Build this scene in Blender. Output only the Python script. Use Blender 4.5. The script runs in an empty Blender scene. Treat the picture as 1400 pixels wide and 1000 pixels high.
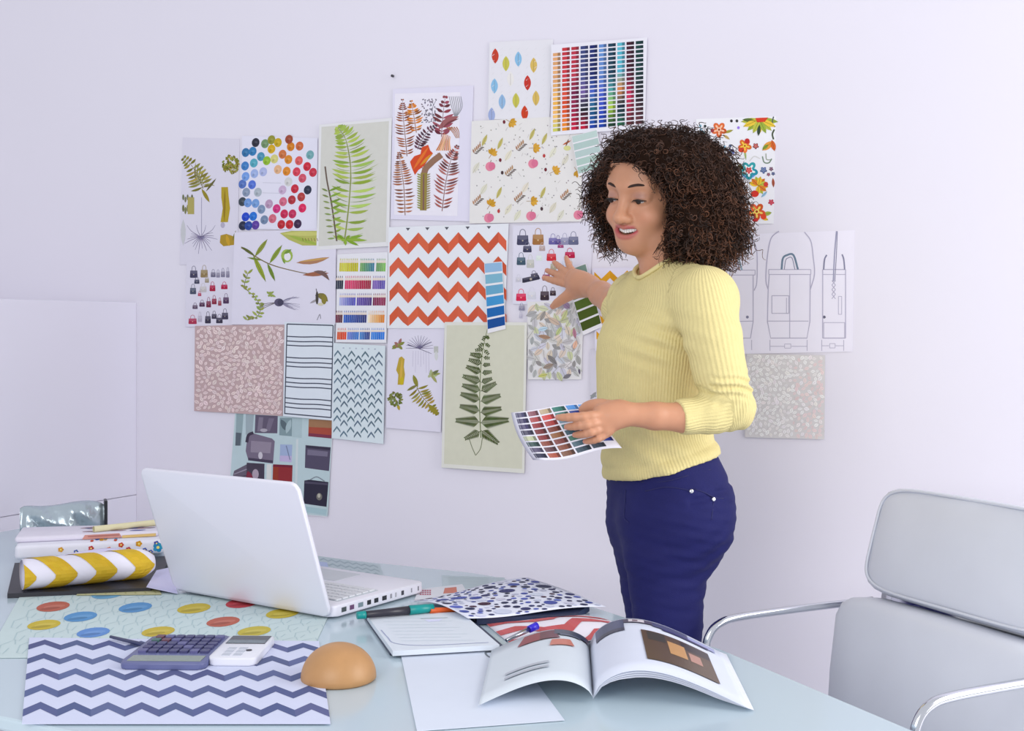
import bpy, bmesh, math, random
import numpy as np
from mathutils import Vector, Matrix

random.seed(7); RNG = np.random.default_rng(11)
SC = bpy.context.scene
COL = SC.collection

# ------------------------------------------------------------------ camera
F, CX, CY, CAMZ = 1650.0, 700.0, 450.0, 1.25     # focal length / horizon for a 1400x1000 frame
cam = bpy.data.cameras.new('camera'); cam.sensor_width = 36; cam.lens = 36 * F / 1400
cam.shift_y = -(500 - CY) / 1400; cam.clip_start = 0.05
camo = bpy.data.objects.new('camera', cam); COL.objects.link(camo)
camo.location = (0, 0, CAMZ); camo.rotation_euler = (math.pi / 2, 0, 0)
SC.camera = camo

# ------------------------------------------------------------------ light and exposure
w = bpy.data.worlds.new('World'); SC.world = w; w.use_nodes = True
bg = w.node_tree.nodes['Background']; bg.inputs[0].default_value = (0.92, 0.93, 1.0, 1); bg.inputs[1].default_value = 0.80
def area(name, loc, aim, sx, sy, power, col):
    l = bpy.data.lights.new(name, 'AREA'); l.shape = 'RECTANGLE'; l.size = sx; l.size_y = sy; l.energy = power; l.color = col
    o = bpy.data.objects.new(name, l); COL.objects.link(o); o.location = loc
    o.rotation_euler = (Vector(aim) - Vector(loc)).to_track_quat('-Z', 'Y').to_euler()
    return o
area('window_light', (2.8, 0.95, 1.75), (0.5, 2.4, 1.15), 1.6, 2.4, 75, (1.0, 0.985, 0.96))
area('front_fill_light', (-0.9, -0.5, 1.8), (0.2, 2.4, 0.95), 1.5, 1.5, 31, (1.0, 0.975, 0.95))  # unseen fill lamp, added on the camera side to brighten the front
SC.view_settings.view_transform = 'Standard'; SC.view_settings.look = 'None'
SC.view_settings.gamma = 1; SC.view_settings.use_curve_mapping = False
SC.view_settings.exposure = 0.0

# ------------------------------------------------------------------ helpers
def lin(c):
    out = []
    for v in c[:3]:
        v = v / 255.0
        out.append(v / 12.92 if v <= 0.04045 else ((v + 0.055) / 1.055) ** 2.4)
    return tuple(out) + (1.0,)
INK_GAIN = 1.12
def inkcol(c):
    return tuple(min(0.93, v * INK_GAIN) for v in lin(c)[:3]) + (1.0,)

def mat(name, rgb, rough=0.55, metal=0.0, spec=0.5, noise=0.04, nscale=40.0, bump=0.0, bscale=300.0, attr=None, coat=0.0, sss=0.0):
    m = bpy.data.materials.new(name); m.use_nodes = True
    nt = m.node_tree; N = nt.nodes; L = nt.links; b = N['Principled BSDF']
    b.inputs['Roughness'].default_value = rough; b.inputs['Metallic'].default_value = metal
    b.inputs['Specular IOR Level'].default_value = spec
    if coat: b.inputs['Coat Weight'].default_value = coat
    if sss:
        b.inputs['Subsurface Weight'].default_value = sss; b.inputs['Subsurface Radius'].default_value = (1.0, 0.4, 0.25); b.inputs['Subsurface Scale'].default_value = 0.006
    tc = N.new('ShaderNodeTexCoord'); no = N.new('ShaderNodeTexNoise'); no.inputs['Scale'].default_value = nscale; no.inputs['Detail'].default_value = 3
    L.new(tc.outputs['Object'], no.inputs['Vector'])
    mx = N.new('ShaderNodeMix'); mx.data_type = 'RGBA'; mx.blend_type = 'MULTIPLY'; mx.inputs['Factor'].default_value = 1.0
    rp = N.new('ShaderNodeMapRange'); rp.inputs['To Min'].default_value = 1 - noise; rp.inputs['To Max'].default_value = 1 + noise * 0.6
    L.new(no.outputs['Fac'], rp.inputs['Value'])
    if attr:
        a = N.new('ShaderNodeAttribute'); a.attribute_name = attr; L.new(a.outputs['Color'], mx.inputs['A'])
    else:
        mx.inputs['A'].default_value = lin(rgb)
    L.new(rp.outputs['Result'], mx.inputs['B']); L.new(mx.outputs['Result'], b.inputs['Base Color'])
    if bump:
        n2 = N.new('ShaderNodeTexNoise'); n2.inputs['Scale'].default_value = bscale; n2.inputs['Detail'].default_value = 4
        L.new(tc.outputs['Object'], n2.inputs['Vector'])
        bp = N.new('ShaderNodeBump'); bp.inputs['Strength'].default_value = bump; bp.inputs['Distance'].default_value = 0.002
        L.new(n2.outputs['Fac'], bp.inputs['Height']); L.new(bp.outputs['Normal'], b.inputs['Normal'])
    return m
MATS = {}
def paper(rgb):
    k = tuple(rgb)
    if k not in MATS: MATS[k] = mat('paper_%d_%d_%d' % k, rgb, 0.7, spec=0.25, noise=0.025, nscale=25)
    return MATS[k]
M_INK = mat('printed_ink', (0, 0, 0), 0.65, spec=0.25, noise=0.05, nscale=60, attr='ink')
M_GLOSSINK = mat('glossy_ink', (0, 0, 0), 0.32, spec=0.45, noise=0.05, nscale=60, attr='ink')

def tag(o, label=None, cat=None, group=None, kind=None):
    if label: o['label'] = label
    if cat: o['category'] = cat
    if group: o['group'] = group
    if kind: o['kind'] = kind
    return o
def empty(name, loc, label=None, cat=None, group=None):
    o = bpy.data.objects.new(name, None); COL.objects.link(o); o.location = loc; o.empty_display_size = 0.05
    tag(o, label, cat, group); return o
def link(name, me, material, parent=None, smooth=False):
    o = bpy.data.objects.new(name, me); COL.objects.link(o)
    if material and not me.materials: me.materials.append(material)
    if smooth: me.shade_smooth()
    if parent:
        o.parent = parent
        # vertices are authored in world space: undo the parent's placement
        loc = Vector((0, 0, 0)); p = parent
        while p: loc += p.location; p = p.parent
        o.location = -loc
    return o
def mesh_obj(name, verts, faces, material, parent=None, smooth=False):
    me = bpy.data.meshes.new(name); me.from_pydata([tuple(v) for v in verts], [], [tuple(f) for f in faces]); me.update()
    return link(name, me, material, parent, smooth)
def bm_obj(name, bm, material, parent=None, smooth=False, bevel=0.0, segs=2, angle=30):
    if bevel: pass
    bmesh.ops.recalc_face_normals(bm, faces=bm.faces)
    me = bpy.data.meshes.new(name); bm.to_mesh(me); bm.free()
    return link(name, me, material, parent, smooth)
def add_prism(bm, outline, z0, z1, bevel=0.0, seg=2):
    """closed prism over a list of (x,y); z0/z1 numbers"""
    lo = [bm.verts.new((p[0], p[1], z0)) for p in outline]; hi = [bm.verts.new((p[0], p[1], z1)) for p in outline]
    n = len(outline); fs = [bm.faces.new(hi), bm.faces.new(list(reversed(lo)))]
    for i in range(n): fs.append(bm.faces.new((lo[i], lo[(i + 1) % n], hi[(i + 1) % n], hi[i])))
    if bevel:
        es = set()
        for f in fs[:2]: es.update(f.edges)
        bmesh.ops.bevel(bm, geom=list(es), offset=bevel, segments=seg, affect='EDGES', profile=0.5)
def add_hexa(bm, c, bevel=0.0, seg=2):
    """box from 8 corners: c[0..3] first loop, c[4..7] second loop"""
    v = [bm.verts.new(tuple(p)) for p in c]
    fs = [(3, 2, 1, 0), (4, 5, 6, 7), (0, 1, 5, 4), (1, 2, 6, 5), (2, 3, 7, 6), (3, 0, 4, 7)]
    F_ = [bm.faces.new([v[i] for i in f]) for f in fs]
    if bevel:
        es = set(e for f in F_ for e in f.edges)
        bmesh.ops.bevel(bm, geom=list(es), offset=bevel, segments=seg, affect='EDGES', profile=0.5)
def add_tube(bm, pts, rad, n=10, cap=True):
    pts = [Vector(p) for p in pts]; rad = rad if hasattr(rad, '__len__') else [rad] * len(pts)
    rings = []; up = None
    for i, p in enumerate(pts):
        t = (pts[min(i + 1, len(pts) - 1)] - pts[max(i - 1, 0)]).normalized()
        if up is None:
            up = t.cross(Vector((0, 0, 1)) if abs(t.z) < 0.9 else Vector((1, 0, 0))).normalized()
        else:
            up = (up - t * up.dot(t)).normalized()
        s = t.cross(up)
        rings.append([bm.verts.new(p + (up * math.cos(a) + s * math.sin(a)) * rad[i]) for a in [2 * math.pi * k / n for k in range(n)]])
    for a, b in zip(rings, rings[1:]):
        for k in range(n): bm.faces.new((a[k], a[(k + 1) % n], b[(k + 1) % n], b[k]))
    if cap:
        bm.faces.new(list(reversed(rings[0]))); bm.faces.new(rings[-1])
def tube_obj(name, pts, rad, material, parent=None, n=10):
    bm = bmesh.new(); add_tube(bm, pts, rad, n); return bm_obj(name, bm, material, parent, True)
def cr(pts, n=8):
    """Catmull-Rom through points"""
    P = [np.array(p, float) for p in pts]; P = [2 * P[0] - P[1]] + P + [2 * P[-1] - P[-2]]
    out = []
    for i in range(1, len(P) - 2):
        for k in range(n):
            t = k / n
            out.append(0.5 * (2 * P[i] + (P[i + 1] - P[i - 1]) * t + (2 * P[i - 1] - 5 * P[i] + 4 * P[i + 1] - P[i + 2]) * t * t + (3 * P[i] - P[i - 1] - 3 * P[i + 1] + P[i + 2]) * t ** 3))
    out.append(P[-2]); return out

# ------------------------------------------------------------------ places: the wall plane and the desk plane
WA = math.radians(27)
WT = Vector((math.cos(WA), -math.sin(WA), 0)); WN = Vector((-math.sin(WA), -math.cos(WA), 0))
W0 = Vector(((770 - CX) / F * 2.9, 2.9, 0))
def at(px, py, d): return Vector(((px - CX) / F * d, d, CAMZ - (py - CY) / F * d))
def on_wall(px, py, off=0.0):
    r = Vector(((px - CX) / F, 1, -(py - CY) / F)); c = Vector((0, 0, CAMZ))
    t = (W0 - c).dot(WN) / r.dot(WN)
    return c + r * t + WN * off
TZ = 0.75
def on_desk(px, py, z=TZ):
    d = (CAMZ - z) * F / (py - CY)
    return Vector(((px - CX) / F * d, d, z))

# ------------------------------------------------------------------ flat print: coloured polygons lying on a sheet
PRINT_NAMES = dict(botanical_print='plant_drawing', colour_dot_chart='dot_pattern', fern_poster='fern_drawing', autumn_fern_print='fern_drawing', oval_leaf_print='oval_pattern', leaf_and_apple_print='fruit_pattern', colour_chart='chip_grid', paint_strip='band_pattern', flower_print='flower_pattern', bag_sketch_print='bag_drawing', petal_print='petal_pattern', handbag_print='handbag_picture', pencil_chart='pencil_picture', chevron_print='chevron_pattern', paper_roll='chevron_pattern', leaf_print='leaf_pattern', ruled_sheet='ruled_pattern', bag_photo_print='bag_picture', oval_print='oval_pattern', fabric_swatch='stripe_pattern', paper_sheet='line_pattern', swatch_card='patch_pattern', folded_fabric='flower_pattern', spotted_print='dot_pattern', zigzag_print='zigzag_pattern', page='page_picture', swatch_sheet='chip_grid', page_block='pencil_sketch', sketch_page='pencil_sketch')
class Ink:
    def __init__(s): s.V = []; s.Fc = []; s.C = []; s.n = 0
    def poly(s, pts, col, lay=0):
        h = 0.00015 + lay * 0.00010 + (s.n % 20) * 0.000004; s.n += 1
        i = len(s.V); s.V += [(p[0], p[1], h) for p in pts]; s.Fc.append(tuple(range(i, i + len(pts)))); s.C.append(inkcol(col))
    def quad(s, x0, y0, x1, y1, col, lay=0): s.poly([(x0, y0), (x1, y0), (x1, y1), (x0, y1)], col, lay)
    def ell(s, x, y, rx, ry, col, lay=0, rot=0.0, n=14):
        c, d = math.cos(rot), math.sin(rot)
        s.poly([(x + rx * math.cos(a) * c - ry * math.sin(a) * d, y + rx * math.cos(a) * d + ry * math.sin(a) * c) for a in [2 * math.pi * k / n for k in range(n)]], col, lay)
    def lens(s, a, b, w, col, lay=0, n=5, bend=0.0):
        a = np.array(a, float); b = np.array(b, float); t = b - a; nn = np.array((-t[1], t[0])) / (np.hypot(*t) + 1e-9)
        L = [];R = []
        for k in range(n + 1):
            u = k / n; c = a + t * u + nn * bend * math.sin(math.pi * u); ww = w * 0.5 * math.sin(math.pi * u) ** 0.8
            L.append(c + nn * ww); R.append(c - nn * ww)
        s.poly(L[:] + R[-2:0:-1], col, lay)
    def patch(s, a, b, c, d, col, lay=0, n=6):
        a, b, c, d = [np.array(p, float) for p in (a, b, c, d)]; g = lambda u, v: (a * (1 - u) + b * u) * (1 - v) + (d * (1 - u) + c * u) * v
        for i in range(n): s.poly([g(i / n, 0), g((i + 1) / n, 0), g((i + 1) / n, 1), g(i / n, 1)], col, lay)
    def line(s, pts, w, col, lay=0, w2=None):
        pts = [np.array(p, float) for p in pts]; n = len(pts); w2 = w if w2 is None else w2
        N_ = []
        for i in range(n):
            t = pts[min(i + 1, n - 1)] - pts[max(i - 1, 0)]; N_.append(np.array((-t[1], t[0])) / (np.hypot(*t) + 1e-9))
        for i in range(n - 1):
            wa = (w + (w2 - w) * i / (n - 1)) * 0.5; wb = (w + (w2 - w) * (i + 1) / (n - 1)) * 0.5
            s.poly([pts[i] + N_[i] * wa, pts[i + 1] + N_[i + 1] * wb, pts[i + 1] - N_[i + 1] * wb, pts[i] - N_[i] * wa], col, lay)
    def curve(s, pts, w, col, lay=0, w2=None, n=5): s.line(cr(pts, n), w, col, lay, w2)
    def build(s, name, fmap, parent, material=None):
        if not s.V: return
        name = PRINT_NAMES.get(parent.name.split('.')[0], name); me = bpy.data.meshes.new(name); me.from_pydata([tuple(fmap(*v)) for v in s.V], [], s.Fc); me.update()
        ca = me.color_attributes.new('ink', 'FLOAT_COLOR', 'CORNER')
        cols = []
        for f, c in zip(me.polygons, s.C): cols += list(c) * f.loop_total
        ca.data.foreach_set('color', cols)
        return link(name, me, material or M_INK, parent)
def vary(c, a=12): 
    k = random.uniform(-a, a); return tuple(max(0, min(255, v + k + random.uniform(-a / 3, a / 3))) for v in c)
def mixc(a, b, t): return tuple(a[i] + (b[i] - a[i]) * t for i in range(3))
def ramp(cols, t):
    t = max(0, min(0.9999, t)) * (len(cols) - 1); i = int(t); return mixc(cols[i], cols[i + 1], t - i)

def fern(ink, spine, wl, wr, n, col, lw=2.2, col2=None, ang=0.35, prof=None, bip=0, lay=0, stem=1.0):
    """spine: points from tip to base, leaflets both sides; wl/wr leaflet lengths; bip = sub-leaflets per leaflet"""
    S = cr(spine, 8); m = len(S); ink.line(S, 0.3, mixc(col, (60, 50, 30), 0.3), lay + 1, stem)
    prof = prof or (lambda t: min(1, 0.12 + 1.6 * t) * (1 if t < 0.8 else 1 - (t - 0.8) * 1.6))
    for i in range(n):
        t = (i + 0.6) / n; j = min(m - 2, int(t * (m - 1))); p = S[j]; d = S[j] - S[j + 1]; d = d / (np.hypot(*d) + 1e-9); nn = np.array((-d[1], d[0]))
        for sg, ww in ((1, wr), (-1, wl)):
            if nn[0] < 0: sgx = -sg
            else: sgx = sg
            ln = ww * prof(t) * random.uniform(0.9, 1.1); e = p + nn * sgx * ln * math.cos(ang) + d * ln * math.sin(ang)
            c = vary(col if random.random() < 0.6 or not col2 else col2, 14)
            if not bip: ink.lens(p, e, lw, c, lay, bend=ln * 0.06 * sg)
            else:
                ink.line([p, e], 0.9, c, lay, 0.3); k = max(3, int(bip * prof(t)))
                td = (e - p) / (np.hypot(*(e - p)) + 1e-9); tn = np.array((-td[1], td[0]))
                for q in range(k):
                    u = (q + 0.5) / k; b = p + (e - p) * u; sl = max(2.0, ln * 0.36 * (1 - u * 0.75))
                    for s2 in (1, -1): ink.lens(b, b + tn * s2 * sl * 0.75 + td * sl * 0.6, lw, vary(c, 10), lay, 4)
def sheet(name, label, quad, lay, rgb, cat='poster', group=None, lift=0.0005, material=None):
    """paper sheet hanging on the wall; returns object and the mapping of print onto it"""
    ys = [p[1] for p in quad]; y0, y1 = min(ys), max(ys); base = 0.0010 + lay * 0.0017
    def f(px, py, h=0.0):
        v = max(0.0, min(1.0, (py - y0) / (y1 - y0))); return on_wall(px, py, base + lift * v + h)
    fr = [f(*p) for p in quad]; bk = [p - WN * 0.0005 for p in fr]
    bm = bmesh.new(); add_hexa(bm, bk + fr); c = sum(fr, Vector()) / 4
    me_v = bm
    o = bm_obj(name, bm, material or paper(rgb)); tag(o, label, cat, group)
    return o, f

# ------------------------------------------------------------------ the room
M_WALL = mat('wall_paint', (228, 225, 236), 0.75, spec=0.2, noise=0.015, nscale=3, bump=0.05, bscale=120)
M_FLOOR = mat('floor_resin', (226, 227, 232), 0.4, noise=0.05, nscale=6)
M_CAB = mat('cabinet_lacquer', (222, 220, 233), 0.45, noise=0.015, nscale=4)
M_GAP = mat('joint_shadow_gap', (120, 118, 130), 0.8)
def wp(u, z, off): return W0 + WT * u + Vector((0, 0, z)) + WN * off
bm = bmesh.new(); add_hexa(bm, [wp(-3.4, 0, -0.1), wp(3.0, 0, -0.1), wp(3.0, 2.8, -0.1), wp(-3.4, 2.8, -0.1), wp(-3.4, 0, 0), wp(3.0, 0, 0), wp(3.0, 2.8, 0), wp(-3.4, 2.8, 0)])
tag(bm_obj('wall_back', bm, M_WALL), kind='structure')
bm = bmesh.new(); fl = [wp(-3.4, 0, -0.1), wp(3.0, 0, -0.1), wp(3.0, 0, 4.4), wp(-3.4, 0, 4.4)]
add_hexa(bm, [p + Vector((0, 0, -0.1)) for p in fl] + fl); tag(bm_obj('floor', bm, M_FLOOR), kind='structure')
bm = bmesh.new(); add_hexa(bm, [wp(-3.4, 0, 0.0), wp(3.0, 0, 0), wp(3.0, 0.08, 0), wp(-3.4, 0.08, 0), wp(-3.4, 0, 0.012), wp(3.0, 0, 0.012), wp(3.0, 0.08, 0.012), wp(-3.4, 0.08, 0.012)])
tag(bm_obj('baseboard_back', bm, M_CAB), kind='structure')

# white cabinet whose side stands out from the wall at the far left
cu = (on_wall(187, 450) - W0).dot(WT)
cabinet = empty('storage_cabinet', wp(cu - 0.45, 0, 0.32), 'white lacquered cabinet standing against the wall behind the left end of the desk', 'cabinet')
def boxw(bm, u0, u1, z0, z1, o0, o1, bevel=0.0): add_hexa(bm, [wp(u0, z0, o0), wp(u1, z0, o0), wp(u1, z1, o0), wp(u0, z1, o0), wp(u0, z0, o1), wp(u1, z0, o1), wp(u1, z1, o1), wp(u0, z1, o1)], bevel)
bm = bmesh.new(); boxw(bm, cu - 0.9, cu - 0.006, 0, 1.322, 0.0005, 0.60); bm_obj('carcass', bm, M_CAB, cabinet)
bm = bmesh.new(); boxw(bm, cu - 0.006, cu, 0.7675, 1.327, 0.0005, 0.62, 0.0010); bm_obj('side_panel', bm, M_CAB, cabinet)
bm = bmesh.new(); boxw(bm, cu - 0.006, cu, 0.02, 0.7655, 0.0005, 0.62, 0.0010); bm_obj('side_panel', bm, M_CAB, cabinet)
bm = bmesh.new(); boxw(bm, cu - 0.9, cu - 0.006, 1.322, 1.327, 0.015, 0.62); bm_obj('top_panel', bm, M_CAB, cabinet)
for k in range(2):
    u1 = cu - 0.008 - 0.446 * k
    bm = bmesh.new(); boxw(bm, u1 - 0.442, u1, 0.05, 1.32, 0.60, 0.62, 0.002); d = bm_obj('door', bm, M_CAB, cabinet)
    bm = bmesh.new(); uh = u1 - (0.40 if k == 0 else 0.04); add_tube(bm, [wp(uh, 0.85, 0.622), wp(uh, 0.85, 0.645), wp(uh, 1.0, 0.645), wp(uh, 1.0, 0.622)], 0.005); bm_obj('handle', bm, mat('handle_steel', (190, 190, 195), 0.25, 1.0), d)

# ------------------------------------------------------------------ prints on the wall
G = 'prints pinned to the wall'
LAV = (224, 221, 236)
# --- far left botanical sheet
o, f = sheet('botanical_print', 'pale print far left of the wall with olive fern, moss ball and thin roots', [(250, 188), (328, 190), (325, 364), (246, 362)], 0, (219, 216, 230), 'print', G)
k = Ink()
fern(k, [(250, 215), (262, 226), (272, 243), (278, 258)], 18, 17, 11, (120, 118, 48), 3.4, (150, 140, 60), 0.05, prof=lambda t: 0.25 + 1.0 * t if t < 0.7 else 1.0)
for a in range(7): k.lens((270 + a * 1.2, 254), (268 + a * 4.4, 222 + a * a * 0.9), 2.2, vary((135, 130, 70)), 0, bend=-2)
k.lens((276, 258), (287, 277), 5, (140, 128, 40)); k.lens((282, 262), (296, 244), 3, (95, 92, 50))
for a in range(90):
    r = 11 * math.sqrt(random.random()); t = random.random() * 6.28; k.ell(316 + r * math.cos(t), 225 + r * math.sin(t) * 1.15, 2.2, 1.2, vary((125, 122, 45), 30), random.randint(0, 3), random.random() * 3, 8)
k.poly([(303, 256), (312, 256), (313, 268), (315, 285), (312, 304), (302, 304), (305, 285), (303, 270)], (170, 148, 40)); k.lens((308, 258), (307, 304), 3, (140, 115, 30), 1); k.ell(305, 308, 3, 4, (170, 165, 185))
for a in range(5): k.ell(251 + a * 3, 270 + (a % 2) * 3, 1.4, 4, vary((105, 110, 80))); k.ell(251 + a * 3, 285 + (a % 2) * 3, 1.5, 5, vary((115, 118, 70)))
k.quad(257, 270, 266, 293, (165, 155, 90)); k.lens((251, 300), (251, 336), 7, (190, 192, 196))
k.line([(276, 270), (276, 322)], 0.8, (150, 146, 170))
for a in range(16):
    t = math.pi * (-0.15 + 1.3 * a / 15); L = random.uniform(14, 26); k.curve([(275, 324), (275 + math.cos(t) * L * .5, 324 + math.sin(t) * L * .45), (275 + math.cos(t) * L, 326 + math.sin(t) * L * 0.9)], 1.1, vary((115, 110, 140)), 0, 0.4)
for a in range(4): k.curve([(275, 324), (262 + a * 9, 316), (256 + a * 13, 308)], 0.9, (130, 125, 150), 0, .4)
k.poly([(302, 322), (310, 320), (322, 324), (321, 335), (306, 337), (301, 332)], (165, 135, 40)); k.lens((310, 321), (314, 337), 5, (190, 150, 40), 1); k.lens((318, 330), (323, 315), 2, (120, 120, 60))
k.build('printed_design', f, o)
# --- colour dots
o, f = sheet('colour_dot_chart', 'white print of loose rainbow colour dots in a ring, left part of the wall', [(332, 186), (435, 189), (434, 315), (330, 313)], 1, (226, 225, 240), 'print', G)
k = Ink()
for x, y, c in [(690,95,(45,45,60)),(770,105,(110,140,100)),(825,72,(140,140,50)),(880,95,(190,160,30)),(975,68,(150,70,50)),(605,180,(50,110,160)),(665,170,(50,120,175)),(735,215,(70,140,170)),(825,150,(200,160,30)),(990,130,(200,120,30)),(1065,125,(195,100,60)),(1155,200,(110,160,165)),(600,295,(60,120,185)),(675,270,(80,160,180)),(785,250,(140,180,50)),(850,235,(200,195,120)),(920,195,(195,110,60)),(970,240,(205,130,40)),(1060,250,(210,90,90)),(605,385,(110,150,215)),(680,360,(150,170,215)),(755,345,(165,175,215)),(880,325,(215,170,130)),(955,340,(210,130,40)),(1040,345,(205,60,80)),(1130,300,(195,40,60)),(1180,350,(190,50,70)),(578,450,(80,110,180)),(660,455,(80,110,200)),(1090,400,(200,80,100)),(970,430,(200,200,200)),(610,520,(130,145,170)),(710,520,(165,175,185)),(920,500,(190,165,195)),(1025,490,(190,40,60)),(1135,500,(45,50,70)),(578,600,(60,70,80)),(625,610,(105,145,205)),(690,615,(110,150,205)),(805,620,(175,145,175)),(925,600,(200,100,125)),(1000,585,(170,50,60)),(1080,560,(170,60,60)),(740,665,(120,140,170)),(870,660,(200,50,120)),(1090,655,(210,40,90)),(605,730,(35,70,190)),(670,725,(40,110,200)),(765,755,(110,130,160)),(835,745,(200,100,120)),(935,705,(190,40,80)),(1005,705,(185,45,85)),(580,805,(40,45,70)),(630,805,(40,70,150)),(690,800,(90,60,150)),(910,795,(180,40,50)),(980,795,(190,40,50)),(1050,790,(60,40,70))]:
    X, Y = 240 + x / 6.25, 180 + y / 6.25; k.ell(X, Y, 5.3, 6.3, c, 0, 0.25); k.ell(X + .6, Y - .4, 2.2, 1.6, mixc(c, (255, 255, 255), .12), 1, 0, 8); k.ell(X - 1.5, Y + 2, 1.6, 2.2, mixc(c, (0, 0, 0), .12), 1, 0.4, 8)  # each dot has a pale highlight and a darker spot painted in
for y in (250, 264): k.line([(360, y), (385, y + .5)], 0.6, (185, 185, 200))
k.build('printed_design', f, o)
# --- green fern on grey
o, f = sheet('fern_poster', 'grey poster with white border and one pale green fern frond', [(438, 171), (537, 161.5), (533, 337), (434, 342)], 2, (228, 228, 230), 'poster', G)
k = Ink(); k.poly([(441, 174), (533, 166), (529, 331), (437, 337)], (200, 200, 193))
fern(k, [(463, 174), (467, 180), (474, 191), (479, 212), (481, 234), (480, 262), (477, 295), (472, 333)], 25, 34, 23, (160, 182, 84), 4.2, (140, 165, 70), 0.22, lay=2, stem=1.8)
fern(k, [(463, 174), (474, 191), (481, 234), (480, 262), (472, 333)], 22, 38, 19, (120, 135, 85), 1.1, (150, 170, 100), 0.30, lay=1, stem=.8)
k.curve([(446, 228), (449, 250), (455, 280), (462, 330)], 2.0, (100, 85, 75), 3)
for a in range(9): k.lens((450 + a * 1.2, 262 + a * 8), (441 + a, 258 + a * 8.6), 2.6, vary((125, 140, 85)), 2); k.lens((450 + a * 1.2, 262 + a * 8), (468, 255 + a * 8.4), 3.0, vary((120, 150, 60)), 3)
for a in range(8): k.lens((474, 328), (462 + a * 6, 322 + (a % 3) * 7), 4, vary((130, 160, 50)), 4)
k.build('printed_design', f, o)
# --- brown ferns
o, f = sheet('autumn_fern_print', 'tall pale print crowded with rust, brown and maroon ferns around a red leaf', [(538, 122), (648, 117), (643, 303), (535, 300)], 1, (224, 221, 238), 'print', G)
k = Ink(); q = lambda x, y: (535 + x / 5.26, 115 + y / 5.26)
k.poly([q(30, 70), q(500, 60), q(480, 950), q(25, 940)], (223, 220, 230))
fern(k, [q(85, 115), q(90, 230), q(105, 380), q(118, 520)], 13, 13, 19, (150, 88, 55), 2.2, (120, 70, 60), 0.3, lay=2)
fern(k, [q(148, 125), q(165, 220), q(185, 350)], 12, 12, 12, (200, 118, 40), 2.6, (150, 95, 50), 0.3, lay=2)
for a in range(60): x, y = random.uniform(222, 330), random.uniform(110, 280); k.ell(*q(x, y), 1.6, .8, vary((110, 105, 118), 20), 1, random.random() * 3, 6)
k.curve([q(330, 110), q(300, 180), q(310, 280)], .7, (130, 130, 140), 1)
for a in range(7): k.curve([q(465, 250), q(440 + a * 12, 170), q(420 + a * 14, 90)], .9, (140, 142, 150), 1)
fern(k, [q(393, 85), q(380, 190), q(370, 300), q(365, 380)], 15, 17, 9, (150, 75, 88), 4.2, (110, 50, 60), 0.45, lay=2)
k.lens(q(490, 235), q(340, 330), 9, (150, 92, 95), 3, bend=3); k.lens(q(492, 250), q(370, 320), 3, (115, 60, 65), 4, bend=2)
fern(k, [q(335, 295), q(270, 340), q(220, 410), q(195, 470)], 9, 9, 11, (95, 55, 68), 3, (70, 45, 60), 0.3, lay=3)
for a in range(8): k.curve([q(330 + a * 14, 480), q(360 + a * 9, 420), q(380 + a * 7, 350 + a * 4)], 1.9, vary((205, 140, 80), 25), 2, .6)
for a in range(5): k.curve([q(400 + a * 18, 310), q(440 + a * 12, 340), q(470 + a * 6, 390)], 1.6, vary((170, 120, 80), 25), 2, .6)
k.poly([q(140, 560), q(170, 520), q(215, 505), q(225, 455), q(270, 438), q(285, 480), q(305, 500), q(270, 545), q(240, 590), q(200, 620), q(175, 655), q(155, 610)], (200, 70, 35), 5)
k.lens(q(160, 620), q(275, 450), 4, (215, 110, 40), 6); k.lens(q(210, 590), q(300, 500), 4, (205, 135, 40), 6)
fern(k, [q(60, 495), q(75, 600), q(95, 740), q(105, 945)], 14, 14, 22, (165, 105, 68), 2.4, (125, 75, 60), 0.1, lay=3)
k.curve([q(365, 510), q(290, 570), q(240, 650), q(235, 900)], 8.5, (140, 105, 85), 3); k.curve([q(240, 640), q(238, 760), q(235, 910)], 9, (140, 125, 62), 4); k.curve([q(238, 650), q(236, 905)], 2, (120, 85, 80), 5)
for a in range(15): y = 660 + a * 17; k.lens(q(222, y), q(188, y - 14), 2.2, (140, 145, 80), 3); k.lens(q(252, y), q(288, y - 14), 2.2, (150, 140, 110), 3)
for a in range(10): t = a / 10; k.lens(q(365 - 110 * t, 520 + 120 * t), q(335 - 130 * t, 495 + 115 * t), 2, (150, 115, 120), 2)
fern(k, [q(480, 450), q(430, 560), q(395, 720), q(370, 915)], 17, 17, 20, (160, 92, 85), 2.8, (105, 62, 65), 0.45, lay=4)
k.build('printed_design', f, o)
# --- ovals sheet at the top edge
o, f = sheet('oval_leaf_print', 'white print with sparse blue, red and mustard ovals beside the colour chart', [(670, 58), (757, 54), (752, 162), (668, 164)], 1, (228, 227, 233), 'print', G)
k = Ink(); q = lambda x, y: (640 + x / 4.76, 100 + y / 4.76)
for x, y, c in [(175, 85, (130, 180, 215)), (390, 65, (190, 50, 40)), (225, 188, (140, 175, 210)), (315, 180, (190, 185, 80)), (445, 165, (205, 175, 90)), (157, 275, (150, 165, 205)), (372, 262, (195, 60, 30)), (280, 40, (222, 220, 218)), (250, -60, (190, 185, 80)), (330, -90, (130, 180, 215)), (430, -50, (205, 175, 90)), (180, -110, (190, 60, 40))]:
    k.lens(q(x, y - 50), q(x, y + 50), 9.5, c, 0, 8); k.line([q(x, y - 35), q(x, y + 40)], 0.6, mixc(c, (90, 70, 60), .3), 1)
for x in range(160, 540, 55):
    for y in range(-150, 280, 40): k.line([q(x, y), q(x + 14, y - 12)], .5, (210, 209, 214))
k.build('printed_design', f, o)
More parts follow.
